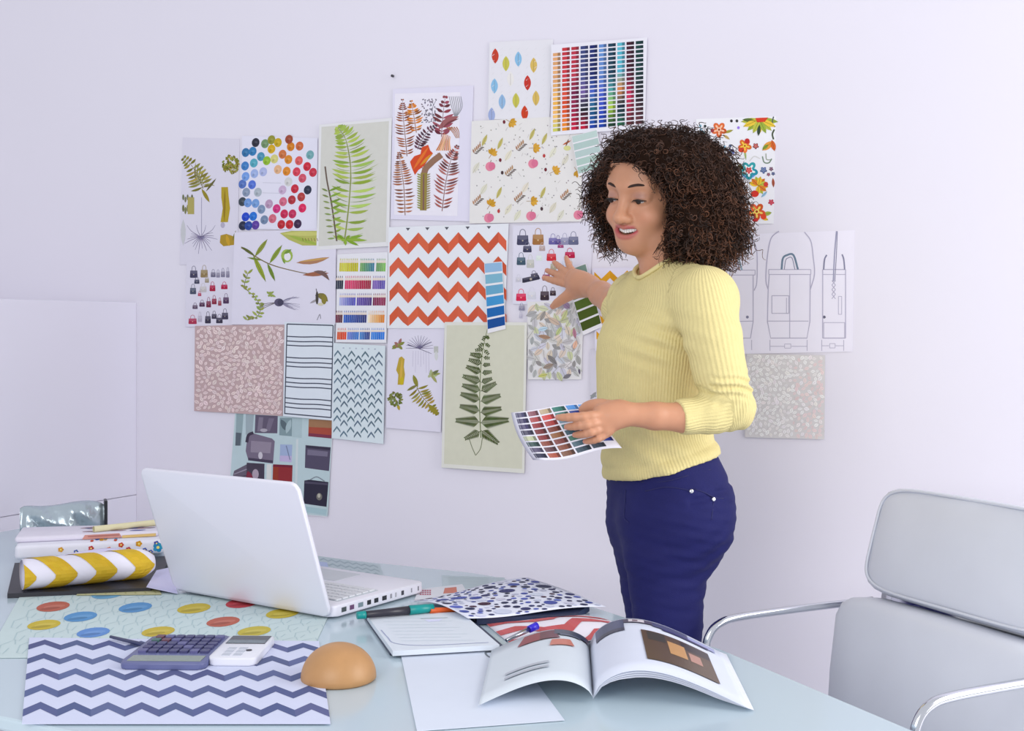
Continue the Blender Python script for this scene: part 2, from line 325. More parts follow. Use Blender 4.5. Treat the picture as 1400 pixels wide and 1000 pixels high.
# --- autumn fruit and leaf paper
o, f = sheet('leaf_and_apple_print', 'white print strewn with pink apples, mustard leaves and brown sprigs', [(646, 166), (797, 158), (796, 303), (643, 306)], 2, (229, 227, 225), 'print', G)
k = Ink()
for x, y in [(152, 610), (430, 592), (143, 945), (417, 932), (725, 925)]:
    X, Y = q(x, y); k.ell(X - 1, Y, 6, 6.4, (214, 128, 150), 1); k.ell(X + 2, Y - .6, 4.6, 5.4, (205, 110, 140), 2); k.line([(X, Y - 6), (X + 1, Y - 9)], .8, (120, 90, 70), 2)
def mleaf(X, Y, r, c, rot):
    for a in range(5): t = rot + (a - 2) * 0.7; k.lens((X - math.cos(rot) * r * .4, Y - math.sin(rot) * r * .4), (X + r * math.cos(t), Y + r * math.sin(t)), r * .62, vary(c, 10), 1 + a % 2)
    k.line([(X, Y), (X - math.cos(rot) * r * 1.3, Y - math.sin(rot) * r * 1.3)], .6, (150, 110, 50), 2)
for x, y, t in [(165, 520, -1), (445, 490, 0), (575, 635, -.5), (155, 850, -1), (430, 835, 0), (290, 325, .5), (720, 650, 1)]: mleaf(*q(x, y), 7.2, (198, 150, 50), t)
for x, y in [(350, 480), (70, 500), (340, 815), (640, 800), (70, 835), (280, 645)]:
    X, Y = q(x, y)
    for a in range(5): k.lens((X - 5 + a * 2, Y + 5 - a * 2), (X - 7 + a * 2.4, Y - 1 - a * 2.2), 2.2, vary((165, 125, 95)), 1); k.lens((X - 5 + a * 2, Y + 5 - a * 2), (X + a * 2.2, Y + 5 - a * 2), 2, vary((110, 100, 95)), 1)
for x, y in [(500, 430), (212, 460), (205, 780), (490, 780), (110, 440), (420, 400)]: X, Y = q(x, y); k.lens((X - 3, Y + 8), (X + 4, Y - 8), 5, (188, 178, 105), 1); k.line([(X - 3, Y + 8), (X + 4, Y - 8)], .6, (150, 140, 80), 2)
for x, y in [(270, 540), (560, 520), (380, 750), (110, 760), (560, 880), (330, 930), (640, 570), (60, 620), (270, 890), (610, 930)]: X, Y = q(x, y); k.lens((X - 5, Y + 7), (X + 4, Y - 8), 7, vary((212, 208, 192), 8), 0); k.line([(X - 5, Y + 7), (X + 4, Y - 8)], .5, (180, 176, 160), 1)
for x, y in [(240, 320), (215, 568), (228, 650), (510, 630), (725, 570), (500, 540), (205, 900), (485, 885)]: k.ell(*q(x, y), 1.9, 2.6, random.choice([(175, 60, 60), (110, 40, 50), (70, 50, 55)]), 1)
k.lens(q(620, 470), q(675, 440), 2.4, (180, 90, 50), 1); k.lens(q(640, 480), q(660, 430), 2, (120, 80, 60), 1); k.ell(*q(650, 490), 5, 3.4, (205, 205, 140), 0)
for a in range(120): X, Y = random.uniform(649, 793), random.uniform(170, 300); k.ell(X, Y, .9, .9, vary((150, 146, 146), 25), 0, 0, 6)
for a in range(36): X, Y = random.uniform(649, 790), random.uniform(170, 300); k.line([(X, Y), (X + random.uniform(-5, 5), Y - random.uniform(2, 6))], .6, (190, 186, 184))
k.build('printed_design', f, o)
# --- colour chart
o, f = sheet('colour_chart', 'white chart of ten columns of small colour chips high on the wall', [(755, 62), (886, 52), (883, 176), (755, 186)], 3, (232, 231, 240), 'chart', G)
k = Ink()
cc = [[(215,160,110),(225,170,100),(230,170,80),(235,185,110),(190,190,90)],[(190,50,60),(205,70,50),(215,80,40),(225,140,40)],[(180,50,70),(110,30,70),(150,25,65),(190,20,60)],[(60,70,120),(110,90,150),(30,30,40),(190,20,60)],[(25,40,100),(60,90,180),(20,90,120),(20,60,160)],[(90,130,190),(60,80,190),(20,60,160)],[(20,60,80),(70,150,150),(160,190,60),(20,60,40)],[(80,170,190),(210,130,70),(20,40,60),(40,110,80)],[(60,20,40),(190,40,80),(90,40,50)],[(20,60,60),(40,30,40),(100,50,60)]]
for i in range(10):
    x0 = 757.5 + i * 12.55
    for j in range(19):
        if i == 0 and j < 1: continue
        y0 = 67.5 + j * 6.05 - i * 1.15; c = ramp(cc[i], (j - 6) / 12.0 if j > 6 else 0.0)
        k.poly([(x0, y0), (x0 + 10.4, y0 - .95), (x0 + 10.4, y0 + 3.4), (x0, y0 + 4.35)], vary(c, 7)); k.poly([(x0 + 6.5, y0 - .6), (x0 + 10.4, y0 - .95), (x0 + 10.4, y0 + 3.4), (x0 + 6.5, y0 + 3.75)], mixc(c, (10, 10, 20), .3), 1)
k.build('printed_design', f, o)
def strip(name, label, quad, lay, cols, sep, group='paint strips on the wall'):
    o, f = sheet(name, label, quad, lay, (232, 231, 236), 'paint strip', group, lift=0.0012); k = Ink(); n = len(cols)
    TL, TR, BR, BL = [np.array(p, float) for p in quad]; B = lambda u, v: (TL * (1 - u) + TR * u) * (1 - v) + (BL * (1 - u) + BR * u) * v
    for i, c in enumerate(cols):
        v0, v1 = 0.01 + i * 0.96 / n, 0.01 + (i + 1) * 0.96 / n - sep; k.poly([B(.02, v0), B(.98, v0), B(.98, v1), B(.02, v1)], c)
    k.build('printed_design', f, o); return o
strip('paint_strip', 'pale green paint strip tilted beside the hair under the colour chart', [(783, 187), (818, 178), (828, 232), (793, 242)], 4, [(180, 200, 196), (168, 190, 186), (172, 192, 190), (165, 190, 182), (160, 185, 178)], 0.035)
# --- flowered fabric
o, f = sheet('flower_print', 'white print of bright orange, teal and yellow flowers right of the hair', [(952, 163), (1061, 159), (1058, 306), (952, 308)], 0, (238, 238, 244), 'print', G)
k = Ink(); q = lambda x, y: (945 + x / 6.25, 150 + y / 6.25)
def flower(x, y, r, c, c2, n=5, lay=1, rot=0.3):
    X, Y = q(x, y)
    for a in range(n): t = rot + a * 2 * math.pi / n; k.ell(X + math.cos(t) * r * .58, Y + math.sin(t) * r * .58, r * .45, r * .36, vary(c, 14), lay + a % 2, t); k.ell(X + math.cos(t) * r * .5, Y + math.sin(t) * r * .5, r * .22, r * .12, c2, lay + 2, t)
    k.ell(X, Y, r * .3, r * .3, c2, lay + 3); k.ell(X, Y, r * .14, r * .14, mixc(c, (60, 0, 0), .4), lay + 4)
def leafq(a, b, w, c, lay=0): k.lens(q(*a), q(*b), w, c, lay); k.line([q(*a), q(*b)], .5, mixc(c, (40, 50, 10), .5), lay + 1)
flower(240, 172, 10.5, (205, 95, 45), (245, 190, 160)); leafq((280, 200), (360, 175), 4, (165, 160, 70)); leafq((275, 215), (330, 255), 4, (200, 170, 110)); k.ell(*q(182, 180), 2.4, 2.6, (150, 50, 60), 3)
for x, y, c in [(80, 140, (140, 190, 210)), (120, 142, (50, 60, 60)), (85, 170, (150, 190, 215)), (110, 195, (120, 180, 195)), (155, 230, (120, 110, 120)), (285, 320, (120, 180, 210)), (335, 310, (110, 140, 190)), (405, 155, (150, 120, 220)), (345, 97, (50, 45, 50)), (392, 97, (60, 60, 60)), (375, 560, (120, 130, 150)), (410, 600, (130, 140, 170))]: k.ell(*q(x, y), 1.9, 2.1, c, 1)
for i in range(9):
    t = math.pi * (0.05 + 0.9 * i / 8); leafq((585, 85), (585 + 160 * math.cos(t), 85 + 125 * math.sin(t)), 7.5, [(150, 170, 60), (225, 190, 60), (180, 185, 70)][i % 3], 1 + i % 2)
leafq((440, 85), (560, 100), 6, (90, 110, 50), 1); leafq((585, 130), (575, 225), 5, (50, 70, 55), 4); k.poly([q(550, 72), q(660, 68), q(630, 105), q(565, 110)], (205, 60, 35), 5)
flower(460, 310, 9.5, (215, 110, 45), (240, 200, 70), 5, 1); leafq((455, 330), (470, 430), 3, (170, 190, 120)); k.ell(*q(480, 270), 3.5, 3.8, (185, 40, 40), 4); k.ell(*q(430, 345), 4, 3.4, (200, 60, 40), 4)
flower(553, 312, 4.2, (130, 45, 55), (230, 130, 120)); flower(340, 365, 5, (85, 90, 160), (150, 190, 220)); leafq((610, 350), (700, 270), 9, (220, 150, 60), 1); leafq((690, 260), (715, 355), 7, (205, 95, 40), 3); leafq((610, 340), (660, 300), 5, (130, 150, 50), 2)
k.curve([q(610, 400), q(625, 450), q(665, 455), q(690, 420)], 1.6, (110, 130, 110), 1); k.curve([q(640, 375), q(645, 425), q(680, 430)], 1.2, (140, 150, 130), 1); k.curve([q(500, 440), q(540, 400), q(590, 420)], 1.5, (205, 205, 205))
flower(495, 520, 12.5, (45, 150, 165), (225, 235, 240), 5, 1); k.ell(*q(495, 520), 5, 5, (235, 235, 240), 5); flower(495, 520, 4.6, (190, 40, 60), (240, 120, 110), 5, 6); leafq((395, 470), (450, 515), 5, (80, 90, 50)); leafq((420, 540), (500, 590), 5, (110, 170, 225)); leafq((480, 590), (560, 545), 5, (90, 150, 215))
flower(620, 518, 4.8, (75, 95, 140), (130, 150, 190)); flower(685, 508, 3, (95, 60, 80), (160, 120, 140)); flower(662, 555, 2.6, (120, 70, 90), (180, 120, 140)); flower(702, 548, 2.6, (60, 70, 110), (120, 130, 170))
for i in range(10):
    t = -0.6 + 4.4 * i / 9; leafq((575, 650), (575 + 85 * math.cos(t - 2.2), 650 + 80 * math.sin(t - 2.2)), 6.5, [(225, 185, 50), (215, 120, 40), (185, 190, 70)][i % 3], 1 + i % 2)
k.ell(*q(545, 720), 5.5, 4.6, (205, 50, 40), 4); k.ell(*q(640, 640), 3.2, 3.5, (200, 60, 50), 4); leafq((700, 585), (705, 665), 4, (165, 80, 60)); leafq((600, 750), (650, 700), 4, (150, 190, 220))
flower(685, 792, 4.2, (175, 35, 70), (220, 100, 110)); flower(562, 872, 12, (210, 85, 40), (245, 205, 100), 5, 1); k.ell(*q(550, 945), 4, 2.6, (195, 45, 50), 4); leafq((610, 900), (690, 880), 6, (160, 175, 75)); leafq((600, 920), (660, 945), 5, (225, 190, 60)); k.ell(*q(620, 915), 4, 4, (215, 70, 40), 4)
k.curve([q(705, 60), q(695, 110), q(715, 150)], 1.6, (70, 80, 90), 1); k.curve([q(712, 170), q(695, 210), q(705, 255)], 2.2, (70, 80, 60), 1)
k.build('printed_design', f, o)
# --- bag sketches
o, f = sheet('bag_sketch_print', 'pale line drawing of three tall shoulder bags, right of the yellow sweater', [(978, 322), (1168, 315), (1165.5, 481), (978, 485)], 0, (234, 231, 244), 'drawing', G)
k = Ink(); q = lambda x, y: (950 + x / 4, 290 + y / 4); S_ = (172, 168, 190); D_ = (125, 125, 150)
def ln(p, w=1.0, c=S_): k.line([q(*a) for a in p], w, c)
def cv(p, w=1.0, c=S_): k.curve([q(*a) for a in p], w, c)
def rc(x0, y0, x1, y1, w=1.0, c=S_): ln([(x0, y0), (x1, y0)], w, c); ln([(x1, y0), (x1, y1)], w, c); ln([(x1, y1), (x0, y1)], w, c); ln([(x0, y1), (x0, y0)], w, c)
cv([(270, 120), (318, 160), (340, 220), (340, 380), (325, 430)], 1.3); rc(130, 318, 330, 345); cv([(165, 318), (175, 258), (200, 242), (235, 244), (258, 318)], 2.4, (140, 165, 180)); cv([(182, 318), (190, 268), (205, 256), (228, 258), (243, 318)], 1, D_)
ln([(320, 345), (320, 600), (305, 690), (240, 690)], 1.2); ln([(180, 600), (320, 597)]); k.ell(*q(288, 575), 2, 2, D_); ln([(312, 700), (312, 755)], .7)
cv([(460, 105), (420, 140), (402, 210), (392, 300), (390, 380), (402, 425)], 1.5); cv([(600, 110), (635, 160), (648, 250), (655, 340), (632, 425)], 1.5); rc(405, 315, 635, 342)
cv([(475, 315), (482, 255), (505, 236), (540, 236), (565, 315)], 2.6, (105, 125, 145)); cv([(490, 315), (497, 266), (510, 252), (532, 252), (548, 315)], 1, D_)
ln([(408, 342), (402, 420), (398, 600), (416, 690), (614, 690), (630, 600), (632, 342)], 1.3); ln([(520, 342), (520, 690)]); rc(422, 458, 515, 555); ln([(502, 470), (502, 555)], .8); ln([(400, 597), (622, 597)])
for x in (412, 615): ln([(x, 700), (x, 760)], .8)
ln([(412, 735), (490, 735)], .8); ln([(530, 735), (615, 735)], .8); rc(492, 722, 526, 745, .7)
rc(700, 315, 825, 690, 1.3); ln([(700, 342), (825, 342)]); cv([(775, 105), (765, 230), (758, 380)], 1.8, (150, 150, 175)); cv([(780, 105), (775, 230), (766, 380)], 1.0, D_)
for y in (375, 400, 425, 450): ln([(750, y), (770, y + 25)], 1); ln([(770, y), (750, y + 25)], 1)
cv([(705, 315), (710, 260), (722, 235)], 2, D_); cv([(820, 315), (815, 260), (806, 232)], 2, D_); rc(786, 462, 804, 560, .8); rc(706, 605, 820, 690, .8); k.ell(*q(708, 575), 2.2, 2, (95, 95, 115))
for x in (695, 815): ln([(x, 700), (x, 760)], .8)
ln([(695, 732), (735, 732)], .8); ln([(770, 732), (815, 732)], .8); rc(738, 720, 768, 744, .7)
k.build('printed_design', f, o)
# --- petal patterns
def petals(name, label, quad, lay, base, light, dark, n, size, alt=None):
    o, f = sheet(name, label, quad, lay, base, 'print', G); k = Ink(); TL, TR, BR, BL = [np.array(p, float) for p in quad]
    B = lambda u, v: (TL * (1 - u) + TR * u) * (1 - v) + (BL * (1 - u) + BR * u) * v
    pts = []
    for a in range(n * 40):
        u, v = random.uniform(.03, .97), random.uniform(.03, .97); p = B(u, v)
        if all((p[0] - z[0]) ** 2 + (p[1] - z[1]) ** 2 > (size * 1.08) ** 2 for z in pts): pts.append(p)
        if len(pts) >= n: break
    for p in pts:
        t = random.random() * 3.14; L = random.uniform(.75, 1.15) * size; c = vary(light, 8)
        if alt and p[0] > alt[0] and (p[1] * 7 % 40) < 24: c = vary(alt[1], 6)
        d = np.array((math.cos(t), math.sin(t))) * L * .75; k.lens(p - d, p + d, L * random.uniform(.75, 1.05), c, 1, 5); k.line([p - d * .6, p + d * .6], .6, dark, 2)
    for a in range(n // 2): p = B(random.uniform(.03, .97), random.uniform(.03, .97)); k.line([p, p + np.array((random.uniform(-6, 6), random.uniform(-6, 6)))], .7, dark, 0)
    k.build('printed_design', f, o)
petals('petal_print', 'square print of small dusty pink petals, lower left beside the ruled sheet', [(268, 446), (391, 443), (388, 569), (267, 562)], 2, (193, 167, 168), (222, 205, 204), (182, 155, 156), 620, 4.7)
petals('petal_print', 'square print of small grey petals under the bag drawing, right of the sweater', [(1021, 484), (1128.5, 486), (1127.5, 601), (1019, 598)], 1, (217, 214, 215), (236, 233, 234), (200, 196, 198), 520, 4.6, (1085, (226, 206, 206)))
# --- small handbag sheets
def bag(k, x, y, w, h, c, rot=0.0, handle=1, lay=1):
    cs, sn = math.cos(rot), math.sin(rot); R = lambda a, b: (x + a * cs - b * sn, y + a * sn + b * cs)
    k.poly([R(-w * .45, -h * .5), R(w * .45, -h * .5), R(w * .5, h * .4), R(w * .42, h * .5), R(-w * .42, h * .5), R(-w * .5, h * .4)], c, lay)
    k.poly([R(-w * .42, -h * .5), R(w * .42, -h * .5), R(w * .4, -h * .12), R(0, h * .02), R(-w * .4, -h * .12)], mixc(c, (255, 255, 255), .16), lay + 1); k.ell(*R(0, h * .05), w * .07, w * .07, mixc(c, (255, 240, 200), .6), lay + 2, 0, 6)
    if handle: k.curve([R(-w * .26, -h * .48), R(-w * .2, -h * .95), R(0, -h * 1.12), R(w * .2, -h * .95), R(w * .26, -h * .48)], max(.6, w * .055), mixc(c, (230, 230, 240), .25), lay)
o, f = sheet('handbag_print', 'small pale print of rows of tiny handbags, far left under the botanical print', [(256, 358), (321, 360), (319, 447), (254, 447)], 1, (220, 217, 231), 'print', 'handbag prints'); k = Ink()
for x, y, w, h, c in [(220, 212, 110, 105, (62, 60, 86)), (370, 205, 105, 110, (137, 117, 78)), (500, 220, 70, 70, (105, 102, 125)), (570, 225, 55, 70, (130, 127, 148)), (640, 215, 60, 80, (120, 117, 140)), (710, 215, 50, 90, (125, 122, 145)), (265, 320, 75, 60, (60, 62, 85)), (410, 305, 60, 60, (150, 140, 120)), (210, 455, 90, 90, (68, 75, 95)), (355, 430, 100, 80, (185, 180, 182)), (490, 415, 85, 85, (160, 25, 60)), (660, 395, 95, 65, (165, 22, 62)), (305, 505, 50, 45, (170, 70, 95)), (240, 685, 75, 55, (88, 72, 96)), (340, 650, 80, 60, (75, 45, 75)), (435, 645, 70, 90, (110, 40, 65)), (515, 605, 70, 80, (130, 35, 60)), (595, 630, 50, 70, (140, 60, 75)), (685, 590, 85, 90, (72, 48, 80)), (205, 890, 120, 80, (160, 45, 75)), (310, 855, 60, 90, (170, 165, 182)), (425, 868, 85, 105, (52, 48, 68)), (515, 820, 75, 70, (58, 54, 75)), (590, 878, 95, 80, (54, 50, 70)), (670, 815, 95, 95, (58, 54, 76))]:
    bag(k, 245 + x / 10.53, 355 + y / 10.53, w / 10.53, h / 10.53, c)
k.build('printed_design', f, o)
o, f = sheet('handbag_print', 'larger pale print of handbags in rows behind the pointing hand', [(702, 309), (812, 304), (806, 418), (702, 416)], 1, (222, 220, 234), 'print', 'handbag prints'); k = Ink(); q = lambda x, y: (700 + x / 7.14, 300 + y / 7.14)
for x, y, w, h, c in [(110, 205, 115, 95, (62, 62, 88)), (260, 200, 112, 100, (152, 104, 56)), (405, 215, 85, 65, (95, 88, 150)), (455, 220, 55, 55, (80, 70, 130)), (520, 215, 80, 70, (135, 135, 165)), (605, 210, 100, 80, (95, 98, 128)), (155, 292, 85, 62, (58, 58, 82)), (300, 285, 60, 50, (170, 150, 150)), (480, 265, 60, 30, (150, 60, 110)), (95, 410, 88, 75, (60, 82, 98)), (185, 435, 75, 80, (180, 180, 174)), (270, 380, 60, 50, (205, 215, 210)), (390, 372, 95, 70, (192, 38, 52)), (570, 350, 100, 60, (172, 18, 62)), (410, 465, 60, 60, (160, 150, 130)), (520, 440, 55, 70, (190, 195, 215)), (570, 440, 50, 60, (200, 170, 150)), (70, 590, 55, 45, (190, 188, 200)), (95, 762, 100, 72, (200, 32, 72)), (200, 745, 85, 75, (198, 198, 208)), (325, 748, 88, 88, (52, 38, 48)), (405, 722, 60, 50, (55, 40, 50)), (340, 570, 75, 60, (120, 40, 85)), (100, 868, 55, 45, (130, 128, 150)), (90, 945, 30, 40, (175, 172, 190)), (560, 830, 70, 50, (135, 112, 140))]:
    bag(k, *q(x, y), w / 7.14, h / 7.14, c)
bag(k, *q(190, 582), 25, 6.5, (46, 44, 62), -0.22, 0); bag(k, *q(225, 550), 10, 6, (55, 52, 70), -0.2)
k.build('printed_design', f, o)
# --- leaves and branch sheet
o, f = sheet('botanical_print', 'white print of slender green branches and a root bulb, above the pink petal print', [(322, 318), (461, 312), (460, 444), (318, 444)], 2, (223, 220, 235), 'print', G); k = Ink(); q = lambda x, y: (240 + x / 4, 330 + y / 4)
k.curve([q(365, 35), q(440, 82), q(520, 125), q(620, 155), q(740, 178), q(830, 165)], 1.6, (120, 105, 70), 1, 1.0)
for a, b, w, c in [((440, 85), (508, -10), 6, (135, 145, 60)), ((430, 75), (500, 222), 6.5, (140, 155, 50)), ((520, 122), (588, 22), 6, (130, 150, 55)), ((508, 120), (550, 218), 5, (110, 135, 50)), ((440, 80), (365, 30), 4, (90, 95, 50)), ((480, 105), (400, 90), 3, (120, 140, 60))]: k.lens(q(*a), q(*b), w, c, 2); k.line([q(*a), q(*b)], .5, (90, 100, 40), 3)
k.ell(*q(615, 80), 8, 9, (150, 175, 80), 1); k.ell(*q(618, 85), 4.6, 5.5, (222, 220, 228), 2); k.lens(q(600, 70), q(640, 45), 4, (110, 140, 60), 3); k.lens(q(590, 90), q(605, 125), 3, (120, 150, 60), 3)
k.lens(q(665, 118), q(848, 88), 7, (165, 120, 90), 1, bend=2); k.lens(q(680, 112), q(845, 92), 3, (190, 150, 90), 2); k.lens(q(700, 185), q(845, 175), 6, (150, 95, 70), 2); k.lens(q(760, 165), q(848, 215), 6, (110, 85, 80), 3, bend=-4)
k.poly([(384, 319), (400, 316), (450, 316), (451, 330), (440, 336), (415, 336), (396, 328)], (172, 174, 92), 1); k.lens((386, 320), (450, 320), 6, (190, 190, 110), 2); k.lens((395, 322), (440, 336), 5, (150, 170, 70), 2)
for a in range(6): k.line([(415 + a * 4, 326), (416 + a * 4, 330)], .7, (120, 80, 60), 3)
st = cr([q(400, 180), q(385, 250), q(440, 305), q(470, 360), q(455, 410), q(400, 432)], 6); k.line(st, .9, (110, 115, 70), 1)
for i, p in enumerate(st[::2]):
    for s in (-1, 1): k.lens(p, (p[0] + s * 6 + random.uniform(-2, 2), p[1] - 3 + random.uniform(-4, 4)), 3.2, vary((135, 145, 72), 22), 2)
for a in range(6): k.lens(q(520, 290), q(505 + a * 10, 275 + (a % 2) * 30), 3, (140, 155, 80), 2)
k.ell(*q(572, 335), 6.5, 5.5, (85, 80, 105), 2); k.ell(*q(580, 335), 4, 4.5, (65, 62, 85), 3)
for a in range(14): y = random.uniform(300, 385); k.curve([q(580, 335), q(620, (335 + y) / 2 + random.uniform(-8, 8)), q(random.uniform(640, 690), y)], .9, vary((135, 130, 155)), 1, .3)
for a in range(3): k.curve([q(560, 335), q(510, 340 + a * 8), q(470, 350 + a * 14)], .8, (110, 105, 110), 1)
k.lens(q(775, 290), q(840, 330), 9, (120, 112, 60), 1, bend=-2); k.ell(*q(818, 318), 3.6, 7, (130, 120, 50), 2); k.ell(*q(780, 310), 2, 9, (70, 65, 60), 2); k.lens(q(740, 340), q(790, 315), 3, (150, 145, 150), 1); k.ell(*q(800, 345), 4, 2, (200, 195, 170), 3)
k.curve([q(775, 260), q(778, 280), q(772, 300)], 1, (80, 75, 80), 1); k.curve([q(780, 432), q(795, 400), q(800, 425)], 1, (140, 138, 150), 1)
k.build('printed_design', f, o)
# --- pencils
o, f = sheet('pencil_chart', 'white print of coloured pencil tips in five rows, left of the orange chevrons', [(463, 348), (532, 345), (530, 469), (461, 468)], 3, (230, 230, 236), 'print', G); k = Ink(); q = lambda x, y: (240 + x / 4, 330 + y / 4)
for y0, y1, bl in [(95, 166, [(905, 1008, (195, 190, 60), (190, 185, 20), 10), (1018, 1096, (110, 160, 80), (40, 110, 140), 8), (1106, 1158, (110, 160, 100), (120, 180, 80), 5)]), (190, 262, [(885, 926, (50, 60, 75), (40, 45, 65), 4), (935, 1078, (215, 60, 110), (150, 25, 55), 14), (1086, 1155, (120, 90, 165), (85, 70, 160), 7)]), (285, 352, [(905, 994, (160, 165, 210), (75, 75, 175), 9), (1000, 1082, (95, 80, 165), (75, 45, 120), 8), (1088, 1158, (120, 30, 75), (150, 40, 85), 7)]), (380, 446, [(885, 922, (105, 40, 60), (90, 30, 50), 4), (928, 1054, (45, 90, 180), (40, 50, 110), 12), (1062, 1152, (235, 210, 180), (215, 125, 30), 9)]), (475, 538, [(893, 944, (205, 80, 40), (215, 70, 30), 5), (948, 1012, (110, 130, 200), (50, 110, 190), 6), (1016, 1072, (60, 130, 200), (40, 60, 130), 6), (1078, 1152, (60, 130, 215), (30, 110, 200), 7)])]:
    for x0, x1, ca, cb, n in bl:
        for i in range(n):
            a = x0 + (x1 - x0) * i / n; b = x0 + (x1 - x0) * (i + 1) / n - 1.2; m = (a + b) / 2; c = vary(mixc(ca, cb, i / max(1, n - 1)), 10); yt = y0 + (y1 - y0) * .34
            k.poly([q(a, yt), q(b, yt), q(b - 2, y1), q(a - 2, y1)], c, 1); k.poly([q(m, y0 - 3), q(b, yt), q(a, yt)], (222, 205, 190), 1); k.poly([q(m, y0 - 3), q(m + 2.4, y0 + 9), q(m - 2.4, y0 + 9)], c, 2)
k.build('printed_design', f, o)
# --- chevrons
def zig(k, x0, x1, per, ph, yt, amp, th, col, ymax=1e9, ymin=-1e9, slope=0.0, lay=0, jit=8):
    xs = []; x = ph
    while x > x0: x -= per / 2
    n = 0; pts = []
    while x < x1 + per:
        i = round((x - ph) / (per / 2)); pts.append((x, yt + slope * (x - x0) + (0 if i % 2 == 0 else amp))); x += per / 2
    for a, b in zip(pts, pts[1:]):
        xa, xb = max(a[0], x0), min(b[0], x1)
        if xb <= xa: continue
        g = lambda X: a[1] + (b[1] - a[1]) * (X - a[0]) / (b[0] - a[0]); cl = lambda v: max(ymin, min(ymax, v))
        ya, yb = cl(g(xa)), cl(g(xb)); yc, yd = cl(g(xb) + th), cl(g(xa) + th)
        if abs(ya - yd) + abs(yb - yc) < .05: continue
        m = (xa + xb) / 2; ym, yn = cl(g(m)), cl(g(m) + th)
        k.poly([(xa, ya), (m, ym), (xb, yb), (xb, yc), (m, yn), (xa, yd)], vary(col, jit), lay)
o, f = sheet('chevron_print', 'white print with bold orange-red chevrons, centre of the wall', [(533, 311), (697, 306), (691, 449), (531, 449)], 3, (229, 232, 238), 'print', G); k = Ink()
for r in range(4): zig(k, 534.5, 694, 27.3, 546.5 + r * -.2, 318.5 + r * 33.4, 15.5, 14.5, (199, 88, 60), 446, 0, -0.008)
for i, x in enumerate((559.5, 586, 612.5, 641, 670)): k.poly([(x - 3, 312 - i * .6), (x + 3, 312 - i * .6), (x, 316 - i * .6)], (85, 85, 95))
k.build('printed_design', f, o)
strip('paint_strip', 'blue paint strip hanging over the orange chevron print', [(664.5, 360), (689, 358), (694, 450), (669.5, 456)], 5, [(138, 175, 208), (120, 172, 194), (98, 158, 190), (60, 140, 195), (22, 96, 166), (14, 72, 142)], 0.03)
o, f = sheet('chevron_print', 'white print with mustard chevrons half hidden behind the sweater', [(811, 367), (872, 366), (872, 480), (815, 480)], 2, (225, 222, 240), 'print', G); k = Ink()
for r in range(4): zig(k, 813.5 + r, 871, 23.5, 835, 370 + r * 26, 11.5, 10.5, (208, 152, 28), 478)
k.build('printed_design', f, o)
o, f = sheet('leaf_print', 'grey-white print packed with small grey, beige and olive leaves, below the pointing hand', [(722, 413), (799, 411), (796, 519), (723, 519)], 2, (224, 223, 224), 'print', G); k = Ink()
pts = []
for a in range(4000):
    p = (random.uniform(726, 793), random.uniform(417, 515))
    if all((p[0] - z[0]) ** 2 + ((p[1] - z[1])) ** 2 > 46 for z in pts): pts.append(p)
for p in pts:
    t = random.choice([-.5, .5, 1.0, -1.1, 1.4]) + random.uniform(-.3, .3); L = random.uniform(5.5, 8.5); c = random.choice([(186, 186, 186), (200, 199, 198), (172, 172, 174), (205, 190, 175), (192, 196, 160), (195, 195, 208), (150, 148, 148)]); d = np.array((math.cos(t), math.sin(t))) * L; k.lens(np.array(p) - d, np.array(p) + d, L * .98, vary(c, 8), random.randint(0, 4)); k.line([np.array(p) - d * .9, np.array(p) + d * .9], .5, (140, 138, 136), 5)
q = lambda x, y: (715 + x / 6.45, 405 + y / 6.45)
for a, b, w, c in [((230, 190), (335, 255), 8, (192, 172, 155)), ((140, 350), (255, 370), 6, (160, 128, 105)), ((300, 350), (350, 270), 6, (178, 190, 130)), ((455, 280), (470, 375), 5, (175, 120, 140)), ((455, 470), (480, 390), 6, (220, 175, 150)), ((225, 520), (305, 600), 7, (125, 122, 122)), ((185, 635), (280, 600), 7, (150, 135, 122)), ((140, 710), (225, 690), 5, (190, 192, 110)), ((360, 725), (435, 690), 6, (120, 118, 125)), ((365, 60), (420, 110), 9, (140, 118, 145)), ((160, 220), (205, 130), 6, (150, 145, 140)), ((140, 300), (230, 280), 6, (180, 205, 220)), ((350, 220), (400, 120), 6, (190, 195, 140)), ((500, 640), (510, 690), 3, (95, 90, 110))]: k.lens(q(*a), q(*b), w, c, 6); k.line([q(*a), q(*b)], .5, mixc(c, (60, 50, 50), .4), 7)
k.build('printed_design', f, o)
strip('paint_strip', 'olive green paint strip slanting behind the raised forearm', [(774, 371), (803, 360.5), (826, 447), (800, 458.5)], 5, [(112, 138, 128), (122, 138, 96), (100, 118, 58), (80, 102, 36), (70, 88, 24), (62, 78, 16)], 0.03)
o, f = sheet('botanical_print', 'grey print with leaf tips half hidden behind the sweater', [(808, 477), (872, 475), (870, 556), (808, 556)], 1, (210, 207, 219), 'print', G); k = Ink()
for x, y, c in [(821, 504, (110, 115, 100)), (823, 519, (165, 150, 70)), (821, 535, (120, 110, 100)), (812, 541, (140, 140, 145)), (836, 510, (120, 125, 80)), (845, 530, (150, 140, 80)), (855, 505, (120, 115, 90))]: k.lens((x - 4, y + 5), (x + 4, y - 5), 5, c); k.lens((x - 5, y), (x + 5, y + 1), 3, vary(c), 1)
k.build('printed_design', f, o)
